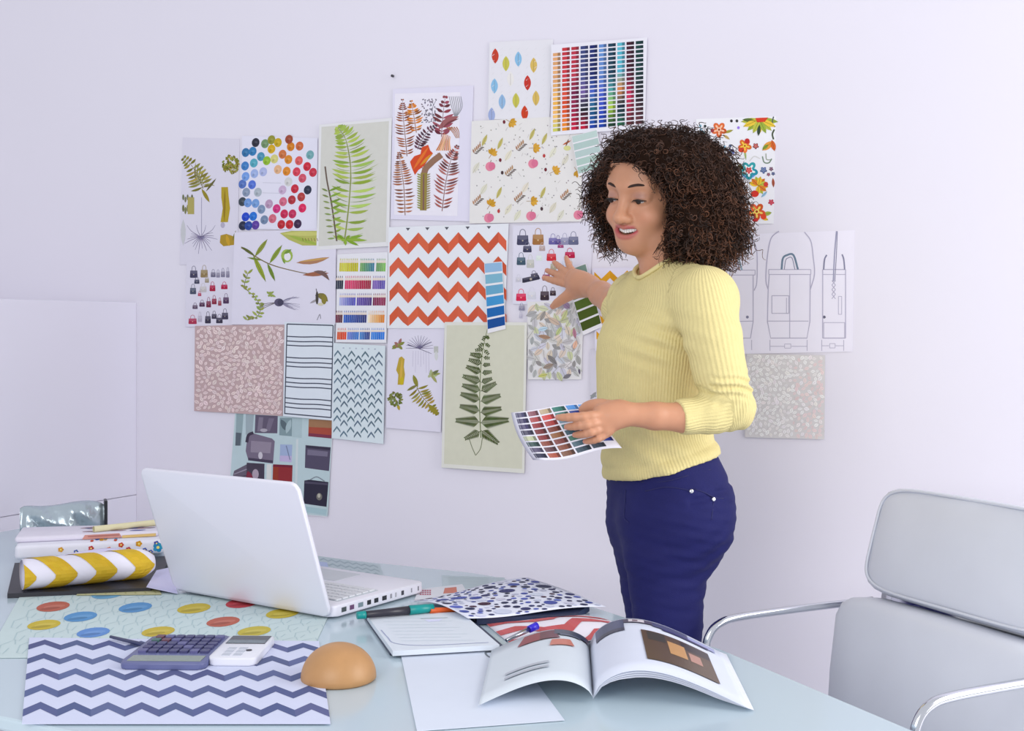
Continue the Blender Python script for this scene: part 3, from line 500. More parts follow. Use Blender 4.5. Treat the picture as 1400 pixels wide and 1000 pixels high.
# --- tall fern poster
o, f = sheet('fern_poster', 'tall beige poster with a dark green triangular fern', [(610, 440.5), (722.5, 441), (719, 647), (606, 639)], 4, (222, 222, 214), 'poster', G, lift=0.0012); k = Ink()
k.poly([(613, 445), (719, 445), (716, 641), (609.5, 634)], (200, 200, 182)); q = lambda x, y: (600 + x / 4.65, 435 + y / 4.65)
k.curve([q(318, 70), q(290, 200), q(275, 350), q(270, 560), q(278, 760)], .6, (95, 110, 55), 1, 1.2); k.curve([q(205, 770), q(222, 820), q(245, 872)], 1.0, (110, 115, 85), 1); k.curve([q(288, 760), q(275, 830), q(245, 872)], 1.0, (110, 115, 85), 1)
for (bx, by), (ex, ey) in [((310, 110), (290, 140)), ((312, 110), (325, 130)), ((300, 160), (265, 180)), ((303, 160), (330, 180)), ((295, 195), (245, 205)), ((298, 200), (325, 230)), ((290, 245), (215, 230)), ((292, 250), (330, 255)), ((284, 290), (205, 265)), ((287, 300), (332, 295)), ((280, 345), (190, 310)), ((283, 350), (342, 342)), ((277, 405), (168, 370)), ((279, 410), (345, 385)), ((275, 460), (165, 428)), ((277, 465), (370, 415)), ((273, 520), (155, 483)), ((275, 530), (396, 493)), ((271, 590), (150, 560)), ((274, 600), (402, 575)), ((271, 660), (125, 650)), ((275, 665), (447, 648)), ((275, 720), (180, 765)), ((280, 715), (385, 792))]:
    p, e = np.array(q(bx, by)), np.array(q(ex, ey)); L = np.hypot(*(e - p)); td = (e - p) / L; tn = np.array((-td[1], td[0])); k.line([p, e], 1.0, (70, 84, 38), 2, .3)
    n = max(3, int(L / 2.3))
    for j in range(n):
        u = (j + .6) / n; b = p + (e - p) * u; sl = L * .30 * (1 - u * .78) + 1.6
        for s in (1, -1): k.lens(b, b + tn * s * sl * .8 + td * sl * .75, 1.75, vary((66, 80, 34), 16), 2 + (j % 2), 4)
k.build('printed_design', f, o)
# --- white botanical, lower
o, f = sheet('botanical_print', 'white print with mustard pod and small fern left of the tall beige poster', [(532, 447), (609, 447), (604, 591), (529, 585)], 2, (223, 220, 235), 'print', G); k = Ink(); q = lambda x, y: (500 + x / 4, 430 + y / 4)
for a in range(12): k.lens(q(185, 170), q(185 + random.uniform(-45, 35), 170 + random.uniform(-40, 35)), 4, random.choice([(140, 145, 70), (150, 100, 95), (125, 130, 60)]), 1 + a % 3)
for a in range(14): t = math.pi * (1.0 + a / 13); k.curve([q(300, 185), q(300 + 35 * math.cos(t), 185 + 35 * math.sin(t)), q(300 + 72 * math.cos(t) * 1.05, 185 + 70 * math.sin(t))], .8, vary((105, 100, 130)), 1, .4)
for a in range(7): k.line([q(265 + a * 14, 200), q(262 + a * 15, random.uniform(270, 340))], .5, (185, 180, 200), 0)
k.curve([q(235, 165), q(290, 185), q(365, 215)], 1.3, (85, 80, 110), 2, .5); k.curve([q(300, 190), q(330, 165), q(365, 150)], 1.2, (95, 90, 120), 2, .5)
k.poly([q(188, 238), q(202, 230), q(218, 245), q(214, 285), q(220, 330), q(212, 385), q(180, 385), q(184, 330), q(172, 305)], (178, 152, 55), 1); k.lens(q(205, 235), q(195, 385), 3.4, (200, 165, 70), 2); k.lens(q(205, 340), q(200, 388), 6, (190, 170, 30), 2)
k.quad(*q(378, 175), *q(402, 210), (180, 182, 178), 1); k.lens(q(390, 200), q(392, 255), 5, (200, 202, 202), 1)
for a in range(12): k.lens(q(365, 330), q(365 + random.uniform(-35, 50), 330 + random.uniform(-50, 45)), 4, vary(random.choice([(145, 150, 90), (165, 175, 130), (110, 115, 80)])), 1 + a % 3)
for a in range(60): r = 9.2 * math.sqrt(random.random()); t = random.random() * 6.28; X, Y = q(170, 462); k.ell(X + r * math.cos(t) * 1.05, Y + r * math.sin(t), 2.4, 1.3, vary((105, 112, 50), 25), random.randint(0, 3), random.random() * 3, 8)
k.lens(q(180, 490), q(190, 525), 4, (170, 150, 50), 2)
fern(k, [q(400, 548), q(360, 500), q(315, 450), q(285, 400)], 16, 16, 11, (128, 122, 45), 3.2, (150, 132, 60), .2, prof=lambda t: .15 + 1.1 * t if t < .75 else .95, lay=1); k.lens(q(265, 330), q(290, 400), 6, (130, 128, 50), 2); k.lens(q(230, 418), q(290, 385), 4, (120, 118, 60), 2); k.lens(q(345, 490), q(405, 552), 7, (140, 130, 40), 3)
k.build('printed_design', f, o)
# --- grey chevrons
o, f = sheet('chevron_print', 'pale blue-grey print with thin grey chevrons, right of the ruled sheet', [(457, 469), (529, 473), (526.5, 607), (456, 599)], 4, (214, 226, 232), 'print', G); k = Ink()
for r in range(10):
    for c_ in range(7):
        yy = 478.6 + (r // 2) * 25.9 + (r % 2) * 11.0 + (c_ % 2) * 6.0 + c_ * .35; x = 464.3 - (r // 2) * .3 + c_ * 9.35
        if yy > 591: continue
        cl_ = vary((92, 112, 128), 9); w_ = 4.9; k.poly([(x - w_, yy + 6.6), (x, yy), (x, yy + 3.2), (x - w_, yy + 9.6)], cl_); k.poly([(x, yy), (x + w_, yy + 6.6), (x + w_, yy + 9.6), (x, yy + 3.2)], cl_)
for c_ in range(6): k.ell(472 + c_ * 8.6, 476 + c_ * .3, 1.4, 1.2, (170, 178, 192), 0, 0, 6)
k.build('printed_design', f, o)
# --- ruled sheet
o, f = sheet('ruled_sheet', 'white sheet with black frame and groups of three ruled lines, right of the pink petals', [(391.5, 440), (459.5, 443.5), (457.5, 575), (389.5, 569)], 4, (220, 228, 237), 'print', G); k = Ink(); LC = (66, 72, 88)
k.line([(395, 443.3), (457.5, 445.2)], 1.6, LC); k.line([(395, 443), (391.8, 566)], 1.4, LC); k.line([(457.8, 445), (455.2, 571)], 1.4, LC); k.line([(391.5, 565.3), (455.5, 571)], 1.6, LC)
for y in (460, 466.3, 472, 488.5, 494.8, 500.5, 516, 522.3, 528, 543.8, 550.4, 556.2):
    s = (y - 443) / 123; k.curve([(394.5 - 2.8 * s, y), (415 - 2 * s, y + .8 + 1.5 * s), (438 - 2 * s, y + .4 + 2.6 * s), (457.3 - 2.2 * s, y + 1.0 + 4 * s)], 1.5, LC)
k.build('printed_design', f, o)
# --- bag photograph
o, f = sheet('bag_photo_print', 'photo print of dark and red leather bags on shelves, behind the laptop lid', [(322, 556), (458, 562), (448, 707), (312, 694)], 1, (222, 223, 230), 'photo', G, lift=0.0012); k = Ink(); q = lambda x, y: (310 + x / 6.67, 560 + y / 6.67)
def qd(a, b, c, d, col, lay=1): k.poly([q(*a), q(*b), q(*c), q(*d)], col, lay)
qd((85, 20), (975, 60), (930, 975), (20, 890), (178, 197, 202), 0)
qd((95, 30), (160, 30), (140, 330), (85, 330), (140, 160, 165)); qd((180, 40), (255, 45), (240, 230), (180, 230), (150, 165, 172)); qd((90, 210), (140, 215), (130, 330), (85, 330), (85, 95, 105), 2)
qd((268, 50), (472, 60), (468, 218), (262, 215), (92, 84, 104)); qd((300, 70), (340, 72), (330, 200), (285, 200), (120, 112, 130), 2); qd((390, 80), (440, 82), (400, 200), (360, 200), (112, 104, 124), 2); k.ell(*q(345, 190), 5, 2.4, (165, 160, 172), 3)
qd((490, 75), (602, 80), (600, 245), (485, 235), (125, 146, 152)); k.lens(q(500, 90), q(560, 200), 8, (85, 100, 108), 2); k.lens(q(590, 90), q(550, 220), 7, (160, 180, 185), 2); qd((602, 75), (695, 80), (690, 260), (602, 250), (165, 185, 190))
qd((755, 88), (968, 100), (962, 265), (750, 245), (160, 72, 56)); qd((755, 88), (968, 100), (966, 170), (752, 160), (152, 112, 82), 2); qd((752, 215), (962, 235), (962, 265), (750, 245), (120, 50, 70), 2)
k.poly([q(195, 250), q(240, 215), q(420, 265), q(445, 290), q(430, 490), q(205, 462), q(180, 380)], (112, 102, 122), 1); k.poly([q(230, 285), q(415, 300), q(405, 400), q(225, 390)], (138, 128, 145), 2); k.curve([q(190, 300), q(205, 235), q(250, 212)], 4, (60, 52, 70), 3); qd((205, 440), (430, 465), (428, 492), (203, 464), (66, 58, 78), 3); k.ell(*q(315, 420), 3, 5, (190, 185, 195), 3)
qd((495, 318), (605, 322), (598, 480), (490, 470), (152, 168, 200)); qd((495, 420), (602, 425), (598, 482), (490, 472), (182, 170, 205), 2); k.line([q(550, 330), q(585, 460)], 1.2, (110, 120, 150), 3)
qd((725, 325), (955, 345), (940, 562), (720, 532), (78, 72, 94)); qd((745, 365), (930, 385), (925, 430), (742, 415), (112, 106, 128), 2); qd((735, 330), (955, 348), (950, 372), (735, 350), (52, 48, 66), 2)
qd((430, 500), (608, 508), (603, 692), (425, 680), (136, 42, 48)); qd((430, 500), (480, 502), (478, 684), (425, 680), (140, 52, 36), 2); qd((430, 500), (608, 508), (606, 530), (428, 522), (110, 30, 50), 2)
qd((75, 560), (190, 500), (200, 690), (50, 668), (96, 88, 104)); qd((190, 485), (352, 495), (350, 692), (185, 688), (66, 58, 74)); k.lens(q(200, 560), q(230, 680), 9, (120, 40, 60), 2); k.ell(*q(270, 590), 4.5, 7, (165, 150, 165), 3); qd((195, 650), (280, 655), (275, 690), (190, 686), (135, 55, 65), 3); k.line([q(75, 590), q(190, 545)], 1.5, (140, 134, 150), 2); k.line([q(70, 640), q(190, 600)], 1.5, (70, 64, 80), 2)
qd((372, 500), (415, 500), (410, 690), (368, 690), (205, 208, 205)); qd((640, 270), (660, 270), (650, 720), (630, 720), (195, 205, 208))
k.poly([q(715, 648), q(760, 640), q(935, 662), q(918, 888), q(708, 858)], (44, 41, 60), 1); k.curve([q(770, 640), q(830, 615), q(900, 655)], 1.4, (120, 130, 140), 1); k.ell(*q(852, 795), 4, 5, (110, 108, 104), 2); k.ell(*q(850, 785), 2, 3, (175, 172, 160), 3); qd((720, 655), (930, 672), (928, 690), (720, 675), (72, 68, 88), 2)
qd((700, 880), (920, 910), (915, 965), (690, 930), (160, 188, 195), 1)
k.build('printed_design', f, o)
# --- a pin left in the wall at the top
pin = on_wall(538.5, 104.5); pn = empty('push_pin', pin, 'small dark push pin in the wall above the autumn fern print', 'pin')
M_PIN = mat('pin_plastic', (50, 48, 56), 0.4)
tube_obj('pin_head', [pin + WN * .004, pin + WN * .006, pin + WN * .010, pin + WN * .011], [.0035, .0032, .0034, .0024], M_PIN, pn, 12)
tube_obj('pin_shaft', [pin + WN * .0002, pin + WN * .004], [.0006, .0008], mat('pin_steel', (170, 170, 175), .3, 1.0), pn, 6)

# ------------------------------------------------------------------ the desk
M_TOP = mat('desk_glass_white', (186, 204, 214), 0.13, spec=0.5, noise=0.015, nscale=5)
M_CHROME = mat('chrome', (215, 218, 224), 0.14, 1.0, noise=0.02)
DO = Vector((0, 2.43, 0)); E1 = WT.copy(); E2 = WN.copy()
def dk(a, b, z=0.0): return DO + E1 * a + E2 * b + Vector((0, 0, z))
desk = empty('desk', dk(-0.3, 0.5, 0), 'large pale glossy desk with a tapered right end covered in prints and stationery', 'desk')
edge = [(-1.37, 0.0), (-0.10, 0.0), (-0.04, 0.006), (0.03, 0.03), (0.543, 0.345), (0.90, 0.63), (0.965, 0.70), (1.0, 0.79), (1.0, 1.0), (0.985, 1.05), (0.93, 1.08), (-1.30, 1.08), (-1.37, 1.03)]
bm = bmesh.new(); add_prism(bm, [tuple(dk(a, b)[:2]) for a, b in edge], TZ - 0.018, TZ, 0.004); bm_obj('tabletop', bm, M_TOP, desk)
for a, b in [(-1.22, 0.12), (0.02, 0.16), (0.85, 0.92), (-1.22, 0.96)]:
    p = dk(a, b); tube_obj('leg', [p + Vector((0, 0, z)) for z in (0.0, 0.012, 0.013, 0.70, 0.731)], [.035, .035, .022, .022, .03], M_CHROME, desk, 16)
bm = bmesh.new(); rail = [dk(-1.22, 0.12, .715), dk(0.02, .16, .715), dk(0.85, .92, .715), dk(-1.22, .96, .715)]
for i in range(4): add_tube(bm, [rail[i], rail[(i + 1) % 4]], .014, 8)
bm_obj('rail', bm, M_CHROME, desk, True)

GD = 'papers lying on the desk'
def flat(name, label, quad, z, rgb, cat='print', group=GD, th=0.0006, material=None, parent=None):
    """sheet lying on the desk: quad px corners (far-left, far-right, near-right, near-left); map takes u,v in 0..1"""
    zz = z if hasattr(z, '__len__') else [z] * 4
    P = [on_desk(p[0], p[1], h) for p, h in zip(quad, zz)]
    bm = bmesh.new(); add_hexa(bm, [p - Vector((0, 0, th)) for p in P] + P); o = bm_obj(name, bm, material or paper(rgb), parent)
    if not parent: tag(o, label, cat, group)
    def f(u, v, h=0.0): return (P[0] * (1 - u) + P[1] * u) * (1 - v) + (P[3] * (1 - u) + P[2] * u) * v + Vector((0, 0, h))
    def inv(px, py):
        u, v = .5, .5
        tgt = np.array((px, py))
        for _ in range(14):
            g = lambda a, b: (lambda p: np.array((CX + F * p.x / p.y, CY - F * (p.z - CAMZ) / p.y)))(f(a, b))
            e = tgt - g(u, v); J = np.stack([(g(u + .01, v) - g(u, v)) / .01, (g(u, v + .01) - g(u, v)) / .01], 1); d = np.linalg.lstsq(J, e, rcond=None)[0]; u += d[0]; v += d[1]
        return u, v
    return o, f, inv
# --- large oval print under everything
o, f, inv = flat('oval_print', 'large pale green print of blue and mustard ovals before the laptop', [(40, 793), (454, 832), (424, 896), (-20, 900)], TZ + .0012, (196, 213, 214)); k = Ink()
def el_px(k, inv, x, y, rx, ry, c, lay=0, rot=-0.11):
    k.poly([inv(x + rx * math.cos(a) + 0 * a, y + ry * math.sin(a) + rot * rx * math.cos(a)) for a in [2 * math.pi * i / 18 for i in range(18)]], c, lay)
qq = lambda x, y: (100 + x / 4, 650 + y / 4)
for x, y, c in [(340, 725, (82, 138, 188)), (40, 775, (82, 138, 188)), (190, 650, (100, 155, 190)), (110, 862, (92, 135, 195)), (660, 730, (188, 168, 55)), (465, 857, (185, 165, 60)), (1145, 757, (190, 172, 58)), (990, 855, (182, 168, 66)), (820, 803, (172, 92, 76)), (925, 700, (180, 60, 70)), (-110, 720, (172, 92, 76)), (-160, 820, (188, 168, 55))]:
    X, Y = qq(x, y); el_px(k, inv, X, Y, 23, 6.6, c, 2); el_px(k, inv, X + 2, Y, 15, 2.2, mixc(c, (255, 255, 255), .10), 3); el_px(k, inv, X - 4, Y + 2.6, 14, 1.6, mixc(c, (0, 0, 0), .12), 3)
for i in range(16):
    for j in range(7):
        u, v = .04 + i * .06 + (j % 2) * .03, .06 + j * .14; R = [(.016, .0), (.006, .06), (-.012, .05), (-.014, -.03), (.004, -.06), (.022, -.09), (.03, -.04)]
        k.line([(u + a, v + b) for a, b in R], .004, (166, 188, 192))
k.build('printed_design', f, o)
# --- navy chevrons at the near edge
o, f, inv = flat('chevron_print', 'white print of navy chevrons under the calculator and phone', [(40, 872), (436, 877), (452, 990), (30, 990)], TZ + .0026, (206, 212, 236)); k = Ink()
for r in range(5):
    for i in range(9):
        u0, u1, u2 = i / 9, (i + .5) / 9, (i + 1) / 9; v = r * .19 + .03; h = .075; g = .07; c = vary((84, 94, 136), 8)
        k.poly([(u0, v + h), (u1, v), (u1, v + g), (u0, v + h + g)], c); k.poly([(u1, v), (u2, v + h), (u2, v + h + g), (u1, v + g)], c)
k.build('printed_design', f, o)
# --- beige fabric, lavender sheet, faint sheets behind the laptop
o, f, inv = flat('fabric_swatch', 'thin olive beige fabric swatch lying under the chevron paper roll', [(116, 804), (214, 799), (221, 813), (104, 814)], TZ + .0030, (186, 184, 142), 'fabric', None)
k = Ink(); [k.line([(.05 + i * .12, .1), (.1 + i * .12, .9)], .02, (160, 158, 110)) for i in range(8)]; k.line([(.02, .5), (.98, .45)], .06, (110, 112, 60), 1); k.build('printed_design', f, o)
o, f, inv = flat('chevron_print', 'faint pale grey chevron print behind the laptop base', [(432, 760), (519, 772), (528, 797), (438, 788)], TZ + .0010, (186, 200, 208)); k = Ink()
for r in range(4):
    for i in range(7):
        u0, u1, u2 = .05 + i / 7.7, .05 + (i + .5) / 7.7, .05 + (i + 1) / 7.7; v = .08 + r * .22
        k.poly([(u0, v + .1), (u1, v), (u1, v + .07), (u0, v + .17)], (150, 168, 178)); k.poly([(u1, v), (u2, v + .1), (u2, v + .17), (u1, v + .07)], (150, 168, 178))
k.poly([(.02, .3), (.16, .3), (.16, .95), (.02, .95)], (168, 180, 212), 1); k.build('printed_design', f, o)
o, f, inv = flat('paper_sheet', 'faint grey lined sheet behind the spotted print', [(604, 787), (690, 790), (690, 806), (606, 806)], TZ + .0010, (188, 202, 210), 'paper'); k = Ink()
[k.line([(.1, .1 + i * .11), (.75, .1 + i * .11)], .035, (166, 182, 188)) for i in range(8)]; k.build('printed_design', f, o)
o, f, inv = flat('swatch_card', 'white card with red checked and rust patches between laptop and spotted print', [(572, 806), (632, 799), (640, 812), (566, 822)], TZ + .0016, (216, 218, 226), 'card'); k = Ink()
k.poly([inv(608, 804.5), inv(624, 803), inv(625, 811), inv(606, 812)], (190, 118, 104))
for i in range(5):
    for j in range(3): k.poly([inv(574 + i * 3.2, 807 + j * 2.6), inv(576.4 + i * 3.2, 807 + j * 2.6), inv(576.4 + i * 3.2, 808.8 + j * 2.6), inv(574 + i * 3.2, 808.8 + j * 2.6)], (172, 96, 116))
k.build('printed_design', f, o)

# ------------------------------------------------------------------ laptop
M_LAP = mat('laptop_shell', (226, 226, 238), 0.32, spec=0.45, noise=0.01, nscale=8); M_BLK = mat('black_plastic', (38, 38, 46), 0.4); M_KEY = mat('keyboard_keys', (220, 222, 228), 0.5)
hL, hR = on_desk(243, 807, TZ + .004), on_desk(455, 845.5, TZ + .004); hx = (hR - hL); LW = hx.length; hx.normalize(); hy = Vector((-hx.y, hx.x, 0))   # hy: away from the camera, along the keyboard
if hy.y < 0: hy = -hy
lap = empty('laptop', hL + hx * LW / 2 + Vector((0, 0, -.002)), 'white open laptop with its blank lid back towards the viewer', 'laptop')
LD = 0.252
def lp(a, b, z): return hL + hx * a + hy * b + Vector((0, 0, z))
def rrect(x0, y0, x1, y1, r, n=5):
    out = []
    for cx, cy, a0 in ((x1 - r, y1 - r, 0), (x0 + r, y1 - r, 90), (x0 + r, y0 + r, 180), (x1 - r, y0 + r, 270)):
        for i in range(n + 1): t = math.radians(a0 + 90 * i / n); out.append((cx + r * math.cos(t), cy + r * math.sin(t)))
    return out
def add_slab(bm, outline, fn, z0, z1, bevel=0.0015):
    """rounded slab in a local frame; fn maps (a, b, h) to the world"""
    lo = [bm.verts.new(fn(p[0], p[1], z0)) for p in outline]; hi = [bm.verts.new(fn(p[0], p[1], z1)) for p in outline]; n = len(outline)
    f1 = bm.faces.new(hi); f0 = bm.faces.new(list(reversed(lo)))
    for i in range(n): bm.faces.new((lo[i], lo[(i + 1) % n], hi[(i + 1) % n], hi[i]))
    if bevel: bmesh.ops.bevel(bm, geom=list(set(f1.edges) | set(f0.edges)), offset=bevel, segments=3, affect='EDGES', profile=0.5)
bm = bmesh.new(); add_slab(bm, rrect(0, 0, LW, LD, .012), lp, 0.0, 0.019, .003); base = bm_obj('base', bm, M_LAP, lap, True)
bm = bmesh.new(); add_slab(bm, rrect(.02, .035, LW - .02, .145, .004), lp, 0.0185, 0.0192, 0); bm_obj('key_bed', bm, mat('key_bed', (196, 204, 212), .5), base)
bm = bmesh.new()
for r in range(6):
    for c in range(14):
        a = .024 + c * (LW - .048) / 14; b = .038 + r * .0178; add_slab(bm, rrect(a, b, a + (LW - .048) / 14 - .003, b + .015, .002, 2), lp, .0192, .0212, 0)
tag(bm_obj('keys', bm, M_KEY, base), kind='stuff')
bm = bmesh.new(); add_slab(bm, rrect(LW * .36, .16, LW * .64, .235, .004), lp, .0188, .0194, 0); bm_obj('trackpad', bm, mat('trackpad_grey', (204, 208, 216), .4), base)
for b, w_, c in [(.022, .012, (70, 80, 84)), (.043, .011, (105, 70, 110)), (.065, .013, (120, 140, 150)), (.089, .010, (36, 40, 48)), (.108, .011, (36, 40, 48)), (.130, .012, (40, 42, 50)), (.152, .005, (150, 150, 160)), (.166, .004, (170, 170, 180)), (.184, .007, (60, 60, 72)), (.212, .003, (150, 150, 160)), (.232, .003, (120, 120, 130))]:
    bm = bmesh.new(); add_hexa(bm, [lp(LW - .0006, b, .0055), lp(LW + .0005, b, .0055), lp(LW + .0005, b + w_, .0055), lp(LW - .0006, b + w_, .0055), lp(LW - .0006, b, .0135), lp(LW + .0005, b, .0135), lp(LW + .0005, b + w_, .0135), lp(LW - .0006, b + w_, .0135)])
    bm_obj('port', bm, mat('port', c, .5), base)
LT = math.radians(71); LH = 0.250
lu = -hy * math.cos(LT) + Vector((0, 0, math.sin(LT))); ln_ = -(hy * math.sin(LT) + Vector((0, 0, math.cos(LT))))  # up the lid / out of its back
lo_ = lp(0, -.004, .0035)
def ld(a, b, h): return lo_ + hx * a + lu * b + ln_ * h
bm = bmesh.new(); add_slab(bm, rrect(0, 0, LW, LH, .013), ld, -.004, .004, .0028); lid = bm_obj('lid', bm, M_LAP, lap, True)
bm = bmesh.new(); add_slab(bm, rrect(.014, .018, LW - .014, LH - .014, .003), ld, -.0048, -.0038, 0); bm_obj('screen', bm, mat('screen_glass', (24, 26, 34), .12), lid)
bm = bmesh.new(); add_slab(bm, rrect(.004, .002, LW - .004, LH - .004, .012), ld, -.0046, -.0040, 0); bm_obj('screen_bezel', bm, M_LAP, lid)
tube_obj('hinge', [lp(.03, .003, .013), lp(LW - .03, .003, .013)], .0055, mat('hinge_grey', (120, 126, 134), .4), lap, 10)
for a, b in ((.03, .03), (LW - .03, .03), (.03, LD - .03), (LW - .03, LD - .03)):
    tube_obj('foot', [lp(a, b, -.0018), lp(a, b, .001)], .006, M_BLK, lap, 8)

# ------------------------------------------------------------------ left stack: folder, fabrics, rolled paper
o, f, inv = flat('black_folder', 'thin black folder under the mustard chevron paper roll at the left of the desk', [(20, 770), (236, 760), (206, 804), (10, 812)], TZ + .0090, (36, 36, 46), 'folder', None, .0085, mat('black_card', (36, 36, 46), .5))
k = Ink()
if False: k.poly([inv(217, 768), inv(231, 763), inv(228, 767), inv(219, 771)], (165, 150, 130)); k.poly([inv(216, 776), inv(236, 777), inv(234, 779), inv(216, 778)], (86, 100, 128)); k.poly([inv(30, 770), inv(60, 768), inv(56, 776), inv(28, 778)], (90, 96, 120)); k.build('paper_edges', f, o)
o, f, inv = flat('paper_sheet', 'lavender blue sheet tucked under the left corner of the laptop', [(214, 780), (233, 776), (243, 812), (200, 803)], [TZ + .0105, TZ + .0100, TZ + .0040, TZ + .0115], (200, 200, 232), 'paper')
# folded floral fabric pile
stack_z = TZ + .0100
def slab(name, label, quad, z0, z1, rgb, cat, group=None, rough=.8):
    P0 = [on_desk(x, y, z1) for x, y in quad]; P0 = [Vector((p.x, p.y, z0)) for p in P0]; P1 = [Vector((p.x, p.y, z1)) for p in P0]
    bm = bmesh.new(); add_hexa(bm, P0 + P1, min(.008, (z1 - z0) * .42), 3); o = bm_obj(name, bm, mat(name + '_cloth', rgb, rough, noise=.06, nscale=30, bump=.1), smooth=True); tag(o, label, cat, group)
    def top(u, v, h=0.0): return (P1[0] * (1 - u) + P1[1] * u) * (1 - v) + (P1[3] * (1 - u) + P1[2] * u) * v + Vector((0, 0, h + .0002))
    def front(u, v, h=0.0):
        a = P1[3] * (1 - u) + P1[2] * u; n = (P1[2] - P1[3]).cross(Vector((0, 0, 1))).normalized(); return a + n * (h + .0004) - Vector((0, 0, (z1 - z0) * v))
    def right(u, v, h=0.0):
        a = P1[2] * (1 - u) + P1[1] * u; n = (P1[1] - P1[2]).cross(Vector((0, 0, 1))).normalized(); return a + n * (h + .0004) - Vector((0, 0, (z1 - z0) * v))
    return o, top, front, right
o, top, front, right = slab('folded_fabric', 'folded white fabric with red and blue flowers beside the laptop', [(30, 728), (224, 724), (226, 738), (20, 747)], stack_z, TZ + .040, (226, 226, 238), 'fabric', 'folded fabrics in the left stack')
k = Ink()
for u, v, r, c in [(.70, .25, .012, (190, 70, 40)), (.82, .22, .014, (200, 140, 30)), (.75, .60, .012, (165, 40, 60)), (.86, .68, .010, (50, 80, 170)), (.94, .25, .012, (70, 80, 160)), (.95, .55, .022, (40, 140, 180)), (.62, .5, .010, (205, 110, 60)), (.5, .4, .012, (180, 60, 60)), (.4, .6, .010, (60, 90, 160)), (.3, .4, .012, (205, 150, 50)), (.66, .8, .008, (90, 140, 80)), (.9, .85, .01, (60, 80, 160)), (.80, .9, .008, (120, 170, 80))]:
    for a in range(5): t = a * 1.2566; k.ell(u + r * .9 * math.cos(t), v + r * 9 * math.sin(t), r * .75, r * 7, vary(c, 14), 1 + a % 2, 0, 8)
    k.ell(u, v, r * .5, r * 5, (240, 220, 120), 4, 0, 8)
k.build('printed_design', front, o)
k = Ink(); [k.ell(random.uniform(.4, .98), random.uniform(.1, .9), .012, .09, random.choice([(190, 70, 40), (60, 90, 170), (200, 150, 40), (90, 150, 180)]), i % 3, 0, 8) for i in range(26)]; k.build('printed_design', top, o)
o, top, front, right = slab('folded_fabric', 'folded white fabric with dark flecks under the rolled cream paper', [(30, 721), (214, 716), (217, 726), (20, 735)], TZ + .0402, TZ + .0530, (220, 216, 230), 'fabric', 'folded fabrics in the left stack')
k = Ink(); [k.lens((u := random.uniform(.45, .95), v := random.uniform(.1, .8)), (u + .03, v + .12), .12, random.choice([(60, 60, 95), (90, 95, 130), (70, 80, 150), (150, 120, 130)]), i % 3) for i in range(30)]; k.build('printed_design', top, o)
k = Ink(); k.poly([(.48, .15), (.72, .1), (.74, .85), (.46, .9)], (190, 135, 125)); k.poly([(.5, .35), (.72, .3), (.72, .5), (.5, .55)], (160, 105, 100), 1); k.poly([(.74, .5), (.98, .4), (.98, .9), (.74, .95)], (200, 170, 110)); k.build('printed_design', front, o)
tube_pts = [on_desk(128, 724, TZ + .0600), on_desk(216, 714.5, TZ + .0600)]
bm = bmesh.new(); add_tube(bm, tube_pts, .0068, 14, False); d_ = (tube_pts[1] - tube_pts[0]).normalized(); add_tube(bm, [tube_pts[0], tube_pts[1] - d_ * .0004], .0058, 14, False)
rl = bm_obj('rolled_paper', bm, paper((222, 216, 178)), None, True); tag(rl, 'thin cream paper rolled into a tube on top of the fabric stack', 'paper roll')
# curled lavender sheet in front of the fabrics
def curled(name, label, fn, rgb, nu=14, nv=10, cat='paper', group=None, parent=None, th=.0005):
    V = []; Fc = []
    for s in (0, 1):
        for i in range(nu + 1):
            for j in range(nv + 1):
                p = Vector(fn(i / nu, j / nv)); n = (Vector(fn(i / nu + .01, j / nv)) - p).cross(Vector(fn(i / nu, j / nv + .01)) - p).normalized(); V.append(p - n * th * s)
    K = (nu + 1) * (nv + 1); ix = lambda i, j, s: s * K + i * (nv + 1) + j
    for i in range(nu):
        for j in range(nv):
            Fc.append((ix(i, j, 0), ix(i + 1, j, 0), ix(i + 1, j + 1, 0), ix(i, j + 1, 0))); Fc.append((ix(i, j, 1), ix(i, j + 1, 1), ix(i + 1, j + 1, 1), ix(i + 1, j, 1)))
    for i in range(nu): Fc += [(ix(i, 0, 0), ix(i, 0, 1), ix(i + 1, 0, 1), ix(i + 1, 0, 0)), (ix(i, nv, 0), ix(i + 1, nv, 0), ix(i + 1, nv, 1), ix(i, nv, 1))]
    for j in range(nv): Fc += [(ix(0, j, 0), ix(0, j + 1, 0), ix(0, j + 1, 1), ix(0, j, 1)), (ix(nu, j, 0), ix(nu, j, 1), ix(nu, j + 1, 1), ix(nu, j + 1, 0))]
    o = mesh_obj(name, V, Fc, paper(rgb), parent, True)
    if label: tag(o, label, cat, group)
    def f(u, v, h=0.0):
        p = Vector(fn(u, v)); n = (Vector(fn(u + .01, v)) - p).cross(Vector(fn(u, v + .01)) - p).normalized()
        if n.y > 0.2 or n.z < -.2: n = -n
        return p + n * (h + .0003)
    return o, f
def lav(u, v):
    p = on_desk(66 + u * 108, 775 - 3 * math.sin(u * 3.1), TZ + .0105); e = Vector((.01, -.035, 0)); return p + e * v + Vector((0, 0, .036 * math.sin(math.pi * min(1, u * .55 + v * .5)) * (1 - v * .5)))
curled('paper_sheet', 'curled lavender white sheet between flowered fabric and chevron roll', lav, (206, 202, 232), group=GD)
